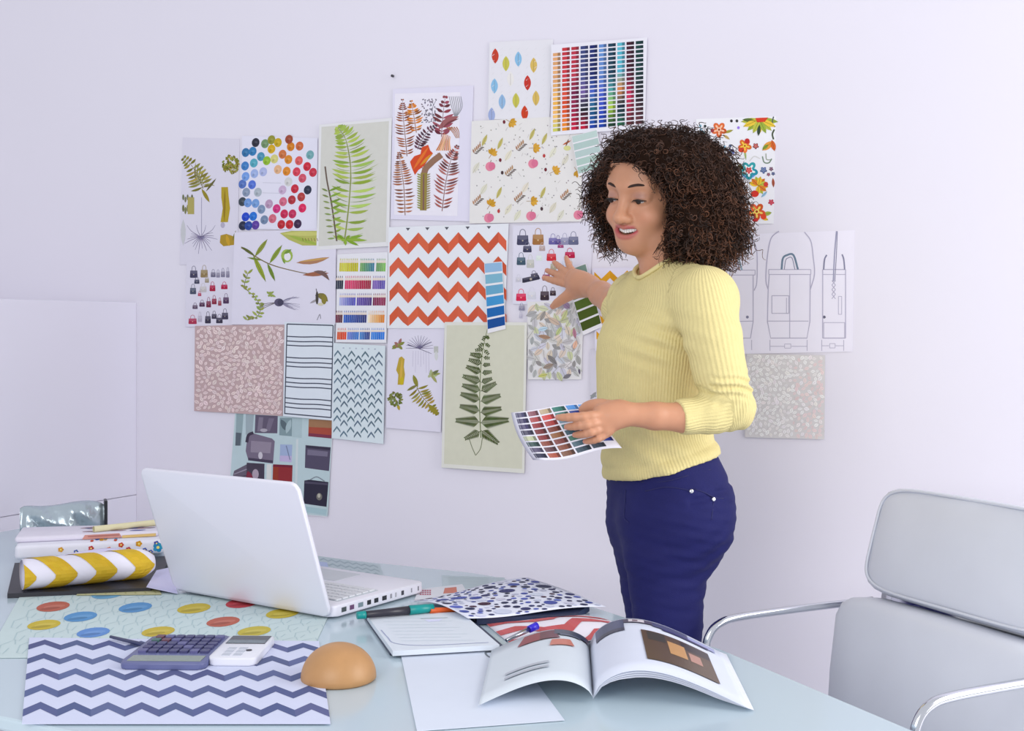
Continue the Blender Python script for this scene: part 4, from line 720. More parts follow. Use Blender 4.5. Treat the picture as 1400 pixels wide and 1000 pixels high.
# mustard chevron paper roll
RA, RB = on_desk(30, 807, TZ + .0095), on_desk(210, 789, TZ + .0095); rd = (RB - RA).normalized(); rs = Vector((-rd.y, rd.x, 0)); RL = (RB - RA).length
def roll(u, v):
    a = math.pi * 2 * v - math.pi * .5; r = .0298
    r2 = r * (1 - .5 * max(0, (u - .86) / .14) ** 2.2)
    if False: r2 = r
    return RA + rd * (RL * u) + rs * (math.cos(a) * r * 1.15 * (r2 / r)) * -1 + Vector((0, 0, r * .96 + math.sin(a) * r2 * .95 + .0005))
V = []; Fc = []; NU, NV = 40, 28
for i in range(NU + 1):
    for j in range(NV): V.append(roll(i / NU, j / NV))
for i in range(NU):
    for j in range(NV): Fc.append((i * NV + j, i * NV + (j + 1) % NV, (i + 1) * NV + (j + 1) % NV, (i + 1) * NV + j))
inner = len(V)
for i in range(NU + 1):
    for j in range(NV):
        c = sum((Vector(V[i * NV + q]) for q in range(NV)), Vector()) / NV; V.append(Vector(V[i * NV + j]) * .965 + c * .035)
for i in range(NU):
    for j in range(NV): Fc.append((inner + i * NV + j, inner + (i + 1) * NV + j, inner + (i + 1) * NV + (j + 1) % NV, inner + i * NV + (j + 1) % NV))
for j in range(NV):
    for i in (0, NU): Fc.append((i * NV + j, i * NV + (j + 1) % NV, inner + i * NV + (j + 1) % NV, inner + i * NV + j))
ro = mesh_obj('paper_roll', V, Fc, paper((228, 226, 240)), None, True); tag(ro, 'fat roll of white paper printed with mustard chevrons at the left of the desk', 'paper roll')
def rollf(u, v, h=0.0):
    p = roll(u, v); n = (roll(u + .004, v) - p).cross(roll(u, v + .004) - p).normalized(); c = RA + rd * (RL * u) + Vector((0, 0, .03))
    if n.dot(p - c) < 0: n = -n
    return p + n * (h * 3 + .0007)
k = Ink()
for b in range(5):
    uc = -.22 + b * .30
    for j in range(28):
        v0, v1 = j / 28, (j + 1) / 28; g = lambda v: uc + .155 - .62 * abs(((v - .235 + .5) % 1.0) - .5)
        for q in range(4):
            w0 = q * .040; w1 = w0 + .040
            k.poly([(min(.995, max(0, g(v0) + w0)), v0), (min(.995, max(0, g(v0) + w1)), v0), (min(.995, max(0, g(v1) + w1)), v1), (min(.995, max(0, g(v1) + w0)), v1)], vary((198, 164, 42), 5), 0)
k.build('printed_design', rollf, ro)
# silver cushion-like pouch behind the stack
M_SIL = mat('silver_leather', (176, 190, 198), 0.22, 0.55, noise=.12, nscale=18, bump=.5, bscale=28); M_BE = mat('black_edge', (30, 32, 40), 0.4)
pa = on_desk(149, 733, TZ); px_ = Vector((-0.93, -0.36, 0)); pouch = empty('silver_pouch', pa + px_ * .12, 'crumpled silver pouch with a black edge standing at the far left end of the desk', 'pouch')
V = []; Fc = []; NU, NV = 22, 18
for i in range(NU + 1):
    for j in range(NV):
        u = i / NU; t = 2 * math.pi * j / NV; s = (1 - abs(2 * u - 1) ** 4) ** .5 * .9 + .1
        th = .030 * s * (1 + .30 * math.sin(13 * u + 2.5 * math.sin(t * 2)) + .22 * math.sin(25 * u + t * 3)); hh = .038 + .004 * math.sin(7 * u)
        V.append(pa + px_ * (.010 + .19 * u) + Vector((-.36, .93, 0)) * (th * math.cos(t)) + Vector((0, 0, .043 + 1.1 * hh * (s * .25 + .75) * math.sin(t))))
for i in range(NU):
    for j in range(NV): Fc.append((i * NV + j, i * NV + (j + 1) % NV, (i + 1) * NV + (j + 1) % NV, (i + 1) * NV + j))
Fc += [tuple(range(NV)), tuple(reversed(range(NU * NV, NU * NV + NV)))]
mesh_obj('padded_body', V, Fc, M_SIL, pouch, True)
bm = bmesh.new(); N2 = Vector((-.36, .93, 0)); add_hexa(bm, [pa + N2 * s * .02 + px_ * a + Vector((0, 0, z)) for z in (.001, .088) for s, a in ((-1, .004), (1, .004), (1, .0115), (-1, .0115))], .002); bm_obj('black_edge', bm, M_BE, pouch)

# ------------------------------------------------------------------ near edge: pen, calculator, phone, dome
def pen(name, label, a, b, r, segs, cat='pen', group=None):
    """segs: list of (part name, u0, u1, radius factor, material)"""
    a = Vector(a); b = Vector(b); e = empty(name, a, label, cat, group)
    for nm, u0, u1, k0, k1, m in segs: tube_obj(nm, [a.lerp(b, u0), a.lerp(b, u0 + .002), a.lerp(b, (u0 + u1) / 2), a.lerp(b, u1 - .002), a.lerp(b, u1)], [r * k0 * .85, r * k0, r * (k0 + k1) / 2, r * k1, r * k1 * .85], m, e, 12)
    return e
M_NAVYP = mat('navy_plastic', (52, 58, 96), .35); M_BLUEP = mat('blue_plastic', (48, 66, 170), .3); M_TEAL = mat('teal_plastic', (0, 142, 140), .35); M_DK = mat('dark_barrel', (46, 44, 56), .35); M_ORG = mat('orange_plastic', (215, 92, 35), .35); M_VIO = mat('bright_blue_cap', (48, 36, 200), .3); M_WHP = mat('white_plastic', (224, 226, 236), .35); M_STEEL = mat('steel', (176, 180, 188), .25, 1.0)
zpen = TZ + .0026
pen('pen', 'slim navy pen with a blue end lying left of the calculator on chevron print', on_desk(151, 871, zpen + .0046), on_desk(253, 896, zpen + .0046), .0042, [('barrel', 0, .72, .55, 1, M_NAVYP), ('cap', .72, 1, 1.05, 1.0, M_BLUEP)])
def brick(bm, x0, y0, x1, y1, z0, z1, fn, bevel=0.0): add_hexa(bm, [fn(x0, y0, z0), fn(x1, y0, z0), fn(x1, y1, z0), fn(x0, y1, z0), fn(x0, y0, z1), fn(x1, y0, z1), fn(x1, y1, z1), fn(x0, y1, z1)], bevel)
c0 = on_desk(318, 878, zpen + .0003); cax = Vector((-1, 0.03, 0)).normalized(); cay = Vector((-.03, -1, 0)).normalized()
cf = lambda a, b, h: c0 + cax * a + cay * b + Vector((0, 0, h))
calc = empty('calculator', c0 + cax * .06 + cay * .07, 'grey blue desk calculator with rows of small keys lying on the navy chevron print', 'calculator')
bm = bmesh.new(); add_slab(bm, rrect(0, 0, .125, .16, .01), cf, 0, .010, .003); cb = bm_obj('body', bm, mat('calculator_body', (98, 104, 148), .4), calc, True)
bm = bmesh.new(); brick(bm, .008, .122, .117, .150, .0098, .0112, cf, .0005); bm_obj('display', bm, mat('lcd_display', (130, 142, 132), .2), calc)
for r in range(5):
    for c in range(7):
        a, b = .009 + c * .0157, .010 + r * .0205; bm = bmesh.new(); add_slab(bm, rrect(a, b, a + .0125, b + .0150, .002, 2), cf, .0098, .0135, 0)
        col = (66, 66, 110) if (r + c) % 5 else (92, 92, 140)
        if (r, c) in ((0, 6), (1, 5)): col = (100, 62, 78)
        if (r, c) == (1, 6): col = (66, 104, 100)
        bm_obj('key', bm, mat('calculator_key', col, .45), calc)
c1 = on_desk(376.5, 880, zpen + .0003); pf = lambda a, b, h: c1 + cax * a + cay * b + Vector((0, 0, h))
ph = empty('phone', c1 + cax * .035 + cay * .06, 'small white phone with a dark screen lying right of the calculator', 'phone')
bm = bmesh.new(); add_slab(bm, rrect(0, 0, .071, .13, .009), pf, 0, .012, .003); bm_obj('body', bm, M_WHP, ph, True)
bm = bmesh.new(); brick(bm, .005, .004, .066, .050, .0118, .0126, pf); bm_obj('screen', bm, mat('phone_screen', (30, 32, 44), .1), ph)
bm = bmesh.new(); brick(bm, .006, .030, .065, .048, .0126, .0128, pf); bm_obj('screen_pale_band', bm, mat('phone_screen_lower', (96, 110, 118), .15), ph)  # paler band across the lower part of the screen
tube_obj('button', [pf(.020, .088, .0118), pf(.020, .088, .0130)], .0045, M_DK, ph, 12)
for i in range(9):
    bm = bmesh.new(); a, b = .040 - (i % 3) * .017 + .014, .072 + (i // 3) * .017
    if i % 3 == 2: continue
    brick(bm, a - .012, b, a, b + .012, .0118, .0128, pf); bm_obj('key', bm, mat('phone_key', (190, 196, 208), .4), ph)
# tan dome
dc = Vector((on_desk(463, 895, TZ).x * 1.72 / on_desk(463, 895, TZ).y, 1.72, TZ + .0002)); V = []; Fc = []; n, m = 40, 14
prof = [(.0535 * math.cos(t), .052 * math.sin(t)) for t in [math.pi / 2 * i / m for i in range(m)]]
for r, z in [(.050, 0), (.0535, .003)] + [(r, z + .004 * (1 - z / .052)) for r, z in prof[1:]]:
    for j in range(n): t = 2 * math.pi * j / n; V.append(dc + Vector((r * math.cos(t), r * math.sin(t), z)))
rows = len(V) // n; V.append(dc + Vector((0, 0, .052)))
for i in range(rows - 1):
    for j in range(n): Fc.append((i * n + j, i * n + (j + 1) % n, (i + 1) * n + (j + 1) % n, (i + 1) * n + j))
for j in range(n): Fc.append(((rows - 1) * n + j, (rows - 1) * n + (j + 1) % n, len(V) - 1))
Fc.append(tuple(reversed(range(n))))
tag(mesh_obj('wooden_dome', V, Fc, mat('tan_wood', (186, 140, 92), .45, noise=.25, nscale=22), None, True), 'rounded tan wooden dome beside the notebook', 'paperweight')

# ------------------------------------------------------------------ notebook, markers, spotted print
nb = empty('notebook', on_desk(590, 866, TZ + .001), 'open white notebook with dark cover edge in the middle of the desk front', 'notebook')
NQ = [(497, 841), (633, 836), (688, 883), (533, 893)]
flat('cover', None, NQ, TZ + .0045, (0, 0, 0), th=.0035, material=mat('notebook_cover', (58, 66, 92), .5), parent=nb)
NI = [(502, 842), (630.5, 837), (683, 882), (537, 890.5)]
pg, f, inv = flat('page_block', None, NI, TZ + .0125, (214, 222, 232), th=.0078, parent=nb)
k = Ink()
for i in range(8): y = 846 + i * 4.4; k.line([inv(520 + i * 4, y), inv(560 + i * 4, y - .7 + (i % 3) * .3), inv(600 + i * 5 + (i % 2) * 14, y - 1)], .010, (196, 208, 218))
k.poly([inv(580, 848), inv(606, 846.5), inv(600, 850), inv(586, 851)], (206, 210, 236), 1); k.curve([inv(521, 862), inv(530, 872), inv(540, 880), inv(580, 883), inv(668, 879)], .012, (150, 158, 188), 1); k.line([inv(575, 846.5), inv(612, 845)], .012, (150, 165, 170), 1)
k.build('pencil_sketch', f, pg)
o, f, inv = flat('sketch_page', 'loose white sketch page below the notebook at the near edge of the desk', [(548, 895), (700, 888), (772, 985), (570, 1000)], TZ + .0016, (212, 220, 234), 'paper'); k = Ink()
k.curve([inv(690, 889), inv(678, 887.5 + 4), inv(664, 893), inv(672, 900), inv(700, 903)], .02, (110, 118, 128)); k.curve([inv(684, 894), inv(676, 896), inv(690, 900)], .012, (140, 146, 156)); k.line([inv(560, 897), inv(640, 893)], .006, (180, 188, 206)); k.build('pencil_sketch', f, o)
zm = TZ + .0080
pen('marker', 'dark marker with teal cap and teal end above the notebook', on_desk(488, 842, TZ + .0205), on_desk(592, 831.5, TZ + .0205), .0075, [('end_plug', 0, .11, .85, .95, M_TEAL), ('barrel', .11, .68, .8, 1.0, M_DK), ('cap', .68, 1, 1.12, 1.0, M_TEAL)], 'marker', 'markers above the notebook')
pen('marker', 'orange marker poking out beside the teal cap under the spotted print', on_desk(588, 835.2, TZ + .0175), on_desk(640, 833.6, TZ + .0105), .0048, [('barrel', 0, 1, 1.0, 1.0, M_ORG)], 'marker', 'markers above the notebook')
# navy book under the spotted print
bkq = [(646, 829), (806, 828), (786, 842), (652, 846)]
o, f, inv = flat('navy_book', 'thin navy blue book under the spotted print', bkq, TZ + .0125, (34, 48, 82), 'book', None, .0105, mat('navy_cloth', (32, 44, 76), .5, noise=.08))
bq2 = empty('x', (0, 0, 0)); bpy.data.objects.remove(bq2)
SQ = [on_desk(720, 790, TZ + .0030), on_desk(828, 830, TZ + .0160), on_desk(640, 845.5, TZ + .0170), on_desk(560, 822, TZ + .0100)]
def spot(u, v):
    p = (SQ[0] * (1 - u) + SQ[1] * u) * (1 - v) + (SQ[3] * (1 - u) + SQ[2] * u) * v
    return p + Vector((0, 0, .010 * math.sin(math.pi * u) * (.3 + .7 * v) + .003 * math.sin(6 * v)))
o, f = curled('spotted_print', 'white print covered in navy, blue and grey round dots, right of the laptop', spot, (226, 230, 246), 16, 16, 'print', GD)
k = Ink(); pts = []; tries = 0
while tries < 6000 and len(pts) < 175:
    tries += 1; r = random.choice([.060, .046, .034, .026, .020, .018]) if tries < 900 else random.choice([.02, .015, .012]); u, v = random.uniform(r + .01, .99 - r), random.uniform(r + .01, .99 - r)
    if all(math.hypot(u - a, v - b) > r + c + .011 for a, b, c in pts):
        pts.append((u, v, r)); k.ell(u, v, r, r, vary(random.choice([(36, 40, 78), (36, 40, 78), (44, 48, 96), (70, 82, 160), (84, 100, 180), (60, 74, 150), (40, 44, 84), (70, 40, 62), (198, 202, 222), (198, 202, 222)]), 8), 0, 0, 16)
k.build('printed_design', lambda u, v, h: f(u, v, h + .0008), o)
# red zigzag print
ZQ = [(652, 851), (790, 833), (860, 842), (905, 866), (800, 880), (690, 884)]
RQ = [on_desk(664, 853.5, TZ + .0012), on_desk(800, 841, TZ + .0120), on_desk(900, 866, TZ + .0080), on_desk(706, 888, TZ + .0012)]
def redf(u, v): 
    return (RQ[0] * (1 - u) + RQ[1] * u) * (1 - v) + (RQ[3] * (1 - u) + RQ[2] * u) * v + Vector((0, 0, .012 * math.sin(math.pi * u) * math.sin(math.pi * min(1, v * 1.2))))
o, f = curled('zigzag_print', 'white print of dusty red zigzags beside the open magazine', redf, (228, 224, 234), 18, 10, 'print', GD); k = Ink()
for r in range(3):
    for i in range(3):
        for s in range(8):
            g = lambda t: (.05 if t < .5 else .05 + .21 * ((t - .5) / .5)) if i % 2 == 0 else (.26 if t < .5 else .26 - .21 * ((t - .5) / .5))
            a, b = s / 8, (s + 1) / 8; u0, u1 = (i + a) / 3, (i + b) / 3; v = -.06 + r * .36; th = .16
            va, vb = [max(0.0, min(1.0, v + g(t))) for t in (a, b)]; vc, vd = [max(0.0, min(1.0, v + g(t) + th)) for t in (b, a)]
            if abs(va - vd) + abs(vb - vc) > .02: k.poly([(u0, va), (u1, vb), (u1, vc), (u0, vd)], vary((182, 88, 92), 6))
k.build('printed_design', lambda u, v, h: f(u, v, h + .0008), o)
pen('pen', 'small pen with a bright blue cap and grey barrel on the zigzag print', on_desk(734, 856, TZ + .0240), on_desk(692, 876, TZ + .0105), .0052, [('cap', 0, .26, 1.25, 1.1, M_VIO), ('barrel', .26, 1, .8, .55, M_STEEL)])
# open magazine
SP0, SP1 = on_desk(806, 884, TZ + .006), on_desk(987, 893.5, TZ + .005); LE0 = on_desk(672, 892, TZ + .004)
mag = empty('magazine', SP0 + Vector((0, -.1, -.004)), 'open magazine with curved pages and a brown photograph', 'magazine')
VD = Vector((-.045, -1, 0)) * .27
def rpage(u, v):
    p = SP0.lerp(SP1, u); h = .040 * math.sin(math.pi * u ** .62) * (1 - .12 * v) + .003 * (1 - u); return Vector((p.x, p.y + .02 * math.sin(math.pi * u), p.z + h)) + VD * v
def lpage(u, v):
    p = SP0.lerp(LE0, u); h = .024 * math.sin(math.pi * u ** .66) + .003; return Vector((p.x, p.y + .01 * math.sin(math.pi * u), p.z + h)) + VD * v
pr, fr = curled('page', None, rpage, (212, 218, 234), 26, 6, parent=mag)
pl, fl_ = curled('page', None, lpage, (208, 217, 226), 26, 6, parent=mag)
for s in range(1, 4):
    curled('page', None, lambda u, v: rpage(u, v) - Vector((-.0025 * s * u, -.001 * s, .0032 * s * min(1, .3 + u * (1 - u) * 4))), (216, 220, 232), 18, 4, parent=mag)
k = Ink()
def band(fnk, u0, u1, v0, v1, col, lay=0, n=10):
    n = max(2, int((u1 - u0) * 40))
    for i in range(n): a, b = u0 + (u1 - u0) * i / n, u0 + (u1 - u0) * (i + 1) / n; fnk.poly([(a, v0), (b, v0), (b, v1), (a, v1)], col, lay)
band(k, .05, .26, .03, .26, (62, 70, 104)); band(k, .05, .26, .20, .26, (40, 44, 70), 1); band(k, .26, .48, .03, .10, (92, 86, 104)); band(k, .30, .42, .035, .085, (214, 208, 214), 1); band(k, .33, .37, .045, .075, (120, 100, 112), 2); band(k, .48, .74, .03, .12, (84, 86, 118)); band(k, .74, .93, .05, .13, (150, 156, 196)); band(k, .55, .88, .115, .15, (66, 64, 110), 1)
band(k, .38, .86, .24, .80, (92, 74, 58), 0, 14); band(k, .42, .55, .26, .42, (70, 66, 58), 1); band(k, .66, .86, .26, .40, (56, 48, 50), 1); band(k, .56, .68, .36, .60, (192, 146, 96), 2, 6); band(k, .70, .78, .44, .6, (176, 132, 118), 2, 4)
k.build('printed_design', lambda u, v, h: fr(u, v, h + .0012), pr, M_GLOSSINK); k = Ink()
band(k, .02, .36, .02, .12, (58, 66, 84)); band(k, .10, .30, .12, .14, (90, 98, 120)); 
k.patch((.30, .20), (.72, .22), (.66, .05), (.36, .04), (135, 52, 66)); k.patch((.30, .20), (.50, .21), (.50, .045), (.36, .04), (96, 42, 58), 1); k.patch((.16, .34), (.40, .36), (.38, .24), (.2, .22), (188, 110, 92)); band(k, .4, .8, .66, .7, (170, 178, 190)); band(k, .4, .8, .74, .78, (170, 178, 190))
k.build('printed_design', lambda u, v, h: fl_(u, v, h + .0012), pl, M_GLOSSINK)

# ------------------------------------------------------------------ the chair at the right
M_LEA = mat('grey_white_leather', (214, 218, 228), 0.38, spec=.45, noise=.05, nscale=12, bump=.25, bscale=22)
chA, chB = Vector((.664, 2.262, 0)), Vector((.862, 1.828, 0)); ca = (chB - chA).normalized(); cn = Vector((ca.y, -ca.x, 0)); CWD = (chB - chA).length
if cn.x > 0: cn = -cn
chair = empty('lounge_chair', chA + ca * CWD / 2 + cn * .25, 'grey leather chair with chrome tube arms right of the woman', 'chair')
def cushion(name, o0, sx, sy, sz, ex, ey, ez, parent, nu=26, nv=20, puff=1.0, sag=None):
    """rounded box cushion centred at o0 with half sizes along three axes (superellipsoid) and soft creases"""
    V = []; Fc = []
    for i in range(nu + 1):
        ph_ = -math.pi / 2 + math.pi * i / nu
        for j in range(nv):
            t = 2 * math.pi * j / nv; pw = lambda c, e: math.copysign(abs(c) ** e, c)
            x = pw(math.cos(ph_), .38) * pw(math.cos(t), .30); y = pw(math.cos(ph_), .38) * pw(math.sin(t), .30); z = pw(math.sin(ph_), .42)
            b = (1 + .10 * puff * (1 - x * x) * (1 - y * y)); cz = z * b + .05 * puff * math.sin(6 * x + 2 * y) * abs(z)
            V.append(o0 + ex * (x * sx) + ey * (y * sy) + ez * (cz * sz))
    for i in range(nu):
        for j in range(nv): Fc.append((i * nv + j, i * nv + (j + 1) % nv, (i + 1) * nv + (j + 1) % nv, (i + 1) * nv + j))
    me = bpy.data.meshes.new(name); me.from_pydata([tuple(v) for v in V], [], Fc); bm = bmesh.new(); bm.from_mesh(me); bmesh.ops.remove_doubles(bm, verts=bm.verts, dist=1e-6); bmesh.ops.recalc_face_normals(bm, faces=bm.faces); bm.to_mesh(me); bm.free()
    return link(name, me, M_LEA, parent, True)
Z = Vector((0, 0, 1)); lean = (Z * .96 - cn * .26).normalized(); nb_ = (cn * .96 + Z * .26).normalized()
upc = chA + ca * (CWD / 2 + .004) + Z * .856 - cn * .033; lean2 = (Z * .955 - cn * .30).normalized(); nb2 = (cn * .955 + Z * .30).normalized()
cushion('headrest_cushion', upc, CWD / 2, .102, .042, ca, lean2, nb2, chair)
loc_ = chA + ca * (CWD / 2 - .004) + Z * .616 + cn * .046
lean3 = (Z * .99 - cn * .12).normalized(); nb3 = (cn * .99 + Z * .12).normalized()
pip = [upc + ca * (math.copysign(abs(math.cos(t)) ** .34, math.cos(t)) * CWD / 2 * .93) + lean2 * (math.copysign(abs(math.sin(t)) ** .34, math.sin(t)) * .102 * .93) + nb2 * (.037 - .004 * 0) for t in np.linspace(0, 2 * math.pi, 61)]
tube_obj('piping', pip, .0028, M_LEA, chair, 6)
cushion('back_cushion', loc_, CWD / 2 + .012, .148, .048, ca, lean3, nb3, chair)
cushion('seat_cushion', chA + ca * (CWD / 2) + cn * .29 + Z * .435, CWD / 2, .235, .05, ca, cn, Z, chair)
bm = bmesh.new(); add_slab(bm, rrect(-CWD / 2 + .01, -.17, CWD / 2 - .01, .32, .05), lambda a, b, h: loc_ + ca * a + lean3 * b - nb3 * (.052 + b * .06) + nb3 * h, -.012, 0, .004); bm_obj('back_shell', bm, M_CHROME, chair, True)
for side, off in ((0, -.018), (1, CWD + .018)):
    b0 = chA + ca * off; P = [b0 - cn * .03 + Z * .735, b0 + cn * .02 + Z * .735, b0 + cn * .14 + Z * .735, b0 + cn * .27 + Z * .733, b0 + cn * .315 + Z * .726, b0 + cn * .338 + Z * .706, b0 + cn * .345 + Z * .67, b0 + cn * .345 + Z * .55, b0 + cn * .345 + Z * .40, b0 + cn * .335 + Z * .375, b0 + cn * .30 + Z * .365, b0 + cn * .10 + Z * .365, b0 - cn * .0 + Z * .365]
    tube_obj('armrest', cr(P, 5), .0072, M_CHROME, chair, 12)
mid = chA + ca * CWD / 2 + cn * .22
tube_obj('column', [mid + Z * .375, mid + Z * .09], .028, M_CHROME, chair, 16)
bm = bmesh.new(); add_slab(bm, rrect(-CWD / 2 - .016, -.22, CWD / 2 + .016, .14, .03), lambda a, b, h: mid + ca * a + cn * b + Z * (.355 + h), 0, .02, .004); bm_obj('seat_pan', bm, M_CHROME, chair, True)
for i in range(4):
    t = math.pi / 4 + i * math.pi / 2; d = ca * math.cos(t) + cn * math.sin(t); tube_obj('foot', [mid + Z * .085, mid + d * .13 + Z * .06, mid + d * .255 + Z * .012], [.022, .018, .012], M_CHROME, chair, 12)

# ------------------------------------------------------------------ the woman: smooth solids meshed from distance fields
class Field:
    def __init__(s, lo, hi, h):
        s.lo = np.array(lo, float); s.h = h; s.n = np.ceil((np.array(hi, float) - s.lo) / h).astype(int) + 1
        s.ax = [(s.lo[i] + np.arange(s.n[i]) * h).astype(np.float32) for i in range(3)]; s.D = np.full(s.n, 0.5, np.float32)
    def win(s, lo, hi, pad):
        sl = []
        for i in range(3):
            a = max(0, int((lo[i] - pad - s.lo[i]) / s.h)); b = min(s.n[i], int((hi[i] + pad - s.lo[i]) / s.h) + 2)
            if b <= a: return None
            sl.append(slice(a, b))
        return tuple(sl)
    def grid(s, w): return s.ax[0][w[0]][:, None, None], s.ax[1][w[1]][None, :, None], s.ax[2][w[2]][None, None, :]
    def add(s, fn, lo, hi, k=0.01):
        w = s.win(lo, hi, k * 1.2 + 3 * s.h)
        if w is None: return
        d = fn(*s.grid(w)).astype(np.float32); a = s.D[w]; t = np.clip(0.5 + 0.5 * (a - d) / k, 0, 1); s.D[w] = a + (d - a) * t - k * t * (1 - t)
    def sub(s, fn, lo, hi, k=0.005):
        w = s.win(lo, hi, k * 1.2 + 3 * s.h)
        if w is None: return
        d = -fn(*s.grid(w)).astype(np.float32); a = s.D[w]; t = np.clip(0.5 - 0.5 * (a - d) / k, 0, 1); s.D[w] = a + (d - a) * t + k * t * (1 - t)
    def warp(s, fn, lo, hi):
        w = s.win(lo, hi, 0)
        if w is not None: s.D[w] += fn(*s.grid(w)).astype(np.float32)
    def capsule(s, a, b, ra, rb, k=0.01):
        a = np.array(a, float); b = np.array(b, float); r = max(ra, rb); s.add(cap_fn(a, b, ra, rb), np.minimum(a, b) - r, np.maximum(a, b) + r, k)
    def chain(s, pts, rad, k=0.01):
        for i in range(len(pts) - 1): s.capsule(pts[i], pts[i + 1], rad[i], rad[i + 1], k)
    def mesh(s):
        D = s.D; I = D < 0; nx, ny, nz = D.shape
        cnt = np.zeros((nx - 1, ny - 1, nz - 1), np.int8); off = [(i, j, k) for i in (0, 1) for j in (0, 1) for k in (0, 1)]
        for i, j, k in off: cnt += I[i:nx - 1 + i, j:ny - 1 + j, k:nz - 1 + k]
        act = np.argwhere((cnt > 0) & (cnt < 8)); M = len(act); idx = np.full(cnt.shape, -1, np.int32); idx[act[:, 0], act[:, 1], act[:, 2]] = np.arange(M)
        c = {o: D[act[:, 0] + o[0], act[:, 1] + o[1], act[:, 2] + o[2]] for o in off}; P = np.zeros((M, 3)); N = np.zeros(M)
        for o in off:
            for ax in range(3):
                if o[ax] == 0:
                    o2 = tuple(o[q] + (1 if q == ax else 0) for q in range(3)); a, b = c[o], c[o2]; m = (a < 0) != (b < 0); t = np.where(m, a / np.where(m, a - b, 1), 0)
                    p = np.array(o, float)[None, :].repeat(M, 0); p[:, ax] += t; P[m] += p[m]; N[m] += 1
        V = s.lo + (act + P / N[:, None]) * s.h
        Q = []
        for ax in range(3):
            u, v = [(1, 2), (2, 0), (0, 1)][ax]; sl0 = [slice(1, -1)] * 3; sl0[ax] = slice(0, -1); sl1 = [slice(1, -1)] * 3; sl1[ax] = slice(1, None)
            a, b = I[tuple(sl0)], I[tuple(sl1)]
            for cond, flip in ((a & ~b, False), (~a & b, True)):
                e = np.argwhere(cond); base = e + 1; base[:, ax] = e[:, ax]
                q = []
                for du, dv in ((0, 0), (1, 0), (1, 1), (0, 1)):
                    cc = base.copy(); cc[:, u] -= 1 - du; cc[:, v] -= 1 - dv; q.append(idx[cc[:, 0], cc[:, 1], cc[:, 2]])
                q = np.stack(q, 1); Q.append(q[:, ::-1] if flip else q)
        return V, np.concatenate(Q)
def cap_fn(a, b, ra, rb):
    ba = b - a; L2 = max(1e-12, float(ba @ ba))
    def fn(x, y, z):
        t = np.clip(((x - a[0]) * ba[0] + (y - a[1]) * ba[1] + (z - a[2]) * ba[2]) / L2, 0, 1)
        return np.sqrt((x - a[0] - ba[0] * t) ** 2 + (y - a[1] - ba[1] * t) ** 2 + (z - a[2] - ba[2] * t) ** 2) - (ra + (rb - ra) * t)
    return fn
def ell_fn(c, R, rad):
    """ellipsoid: columns of R are its axes"""
    def fn(x, y, z):
        q = [((x - c[0]) * R[0][i] + (y - c[1]) * R[1][i] + (z - c[2]) * R[2][i]) / rad[i] for i in range(3)]; m = np.sqrt(q[0] ** 2 + q[1] ** 2 + q[2] ** 2)
        return (m - 1) * min(rad) if False else m * (m - 1) / (np.sqrt((q[0] / rad[0]) ** 2 + (q[1] / rad[1]) ** 2 + (q[2] / rad[2]) ** 2) + 1e-6)
    return fn
def np_mesh(name, V, Q, material, parent, smooth=True):
    me = bpy.data.meshes.new(name); me.vertices.add(len(V)); me.vertices.foreach_set('co', np.asarray(V, np.float32).ravel())
    k = Q.shape[1]; me.loops.add(Q.size); me.loops.foreach_set('vertex_index', Q.ravel().astype(np.int32)); me.polygons.add(len(Q)); me.polygons.foreach_set('loop_start', np.arange(0, Q.size, k, dtype=np.int32)); me.polygons.foreach_set('loop_total', np.full(len(Q), k, np.int32))
    me.update(calc_edges=True); me.validate()
    return link(name, me, material, parent, smooth)
def point_attr(me, name, vals, kind='FLOAT'):
    a = me.attributes.new(name, 'FLOAT_COLOR' if kind == 'COLOR' else 'FLOAT', 'POINT'); a.data.foreach_set('color' if kind == 'COLOR' else 'value', np.asarray(vals, np.float32).ravel())
A = lambda px, py, d: np.array(at(px, py, d))
BF = np.array((-0.94, -0.342, 0.0)); BL = np.array((0.342, -0.94, 0.0)); UP = np.array((0, 0, 1.0))   # body forward / her left / up
D0 = 2.29
person = empty('person', (float(A(915, 500, D0)[0]), D0, 0), 'curly haired person in yellow sweater and navy trousers, pointing at the wall', 'person')

# torso rows: image row, front edge, back edge (at the body's depth), half breadth
ROWS = [(372, 885, 930, .050), (382, 872, 948, .085), (392, 864, 962, .120), (402, 858, 972, .138), (418, 849, 980, .144), (440, 835, 982, .138), (465, 825, 980, .130), (490, 823, 977, .124), (515, 824, 973, .119), (545, 825, 969, .115), (580, 827, 964, .116), (610, 830, 968, .128), (640, 833, 982, .146), (665, 836, 991, .160), (695, 837, 993, .166), (722, 838, 986, .166), (742, 844, 978, .150), (762, 856, 964, .115), (785, 872, 944, .070)]
rz = np.array([CAMZ - (r[0] - CY) / F * D0 for r in ROWS])[::-1]
rxm = np.array([((r[1] + r[2]) / 2 - CX) / F * D0 for r in ROWS])[::-1]; rw = np.array([(r[2] - r[1]) / 2 / F * D0 for r in ROWS])[::-1]; rb = np.array([r[3] for r in ROWS])[::-1]
ra = np.sqrt(np.maximum(.0009, (rw ** 2 - (.342 * rb) ** 2))) / .94
def torso_fn(grow, z0, z1):
    def fn(x, y, z):
        c = np.interp(z, rz, rxm); a = np.interp(z, rz, ra) + grow; b = np.interp(z, rz, rb) + grow
        px, py = x - c, y - D0; f = (px * BF[0] + py * BF[1]) / a; l = (px * BL[0] + py * BL[1]) / b; m = (np.abs(f) ** 2.25 + np.abs(l) ** 2.25 + 1e-9) ** (1 / 2.25)
        return np.maximum((m - 1) * np.minimum(a, b) * .92, np.maximum(z0 - z, z - z1))
    return fn
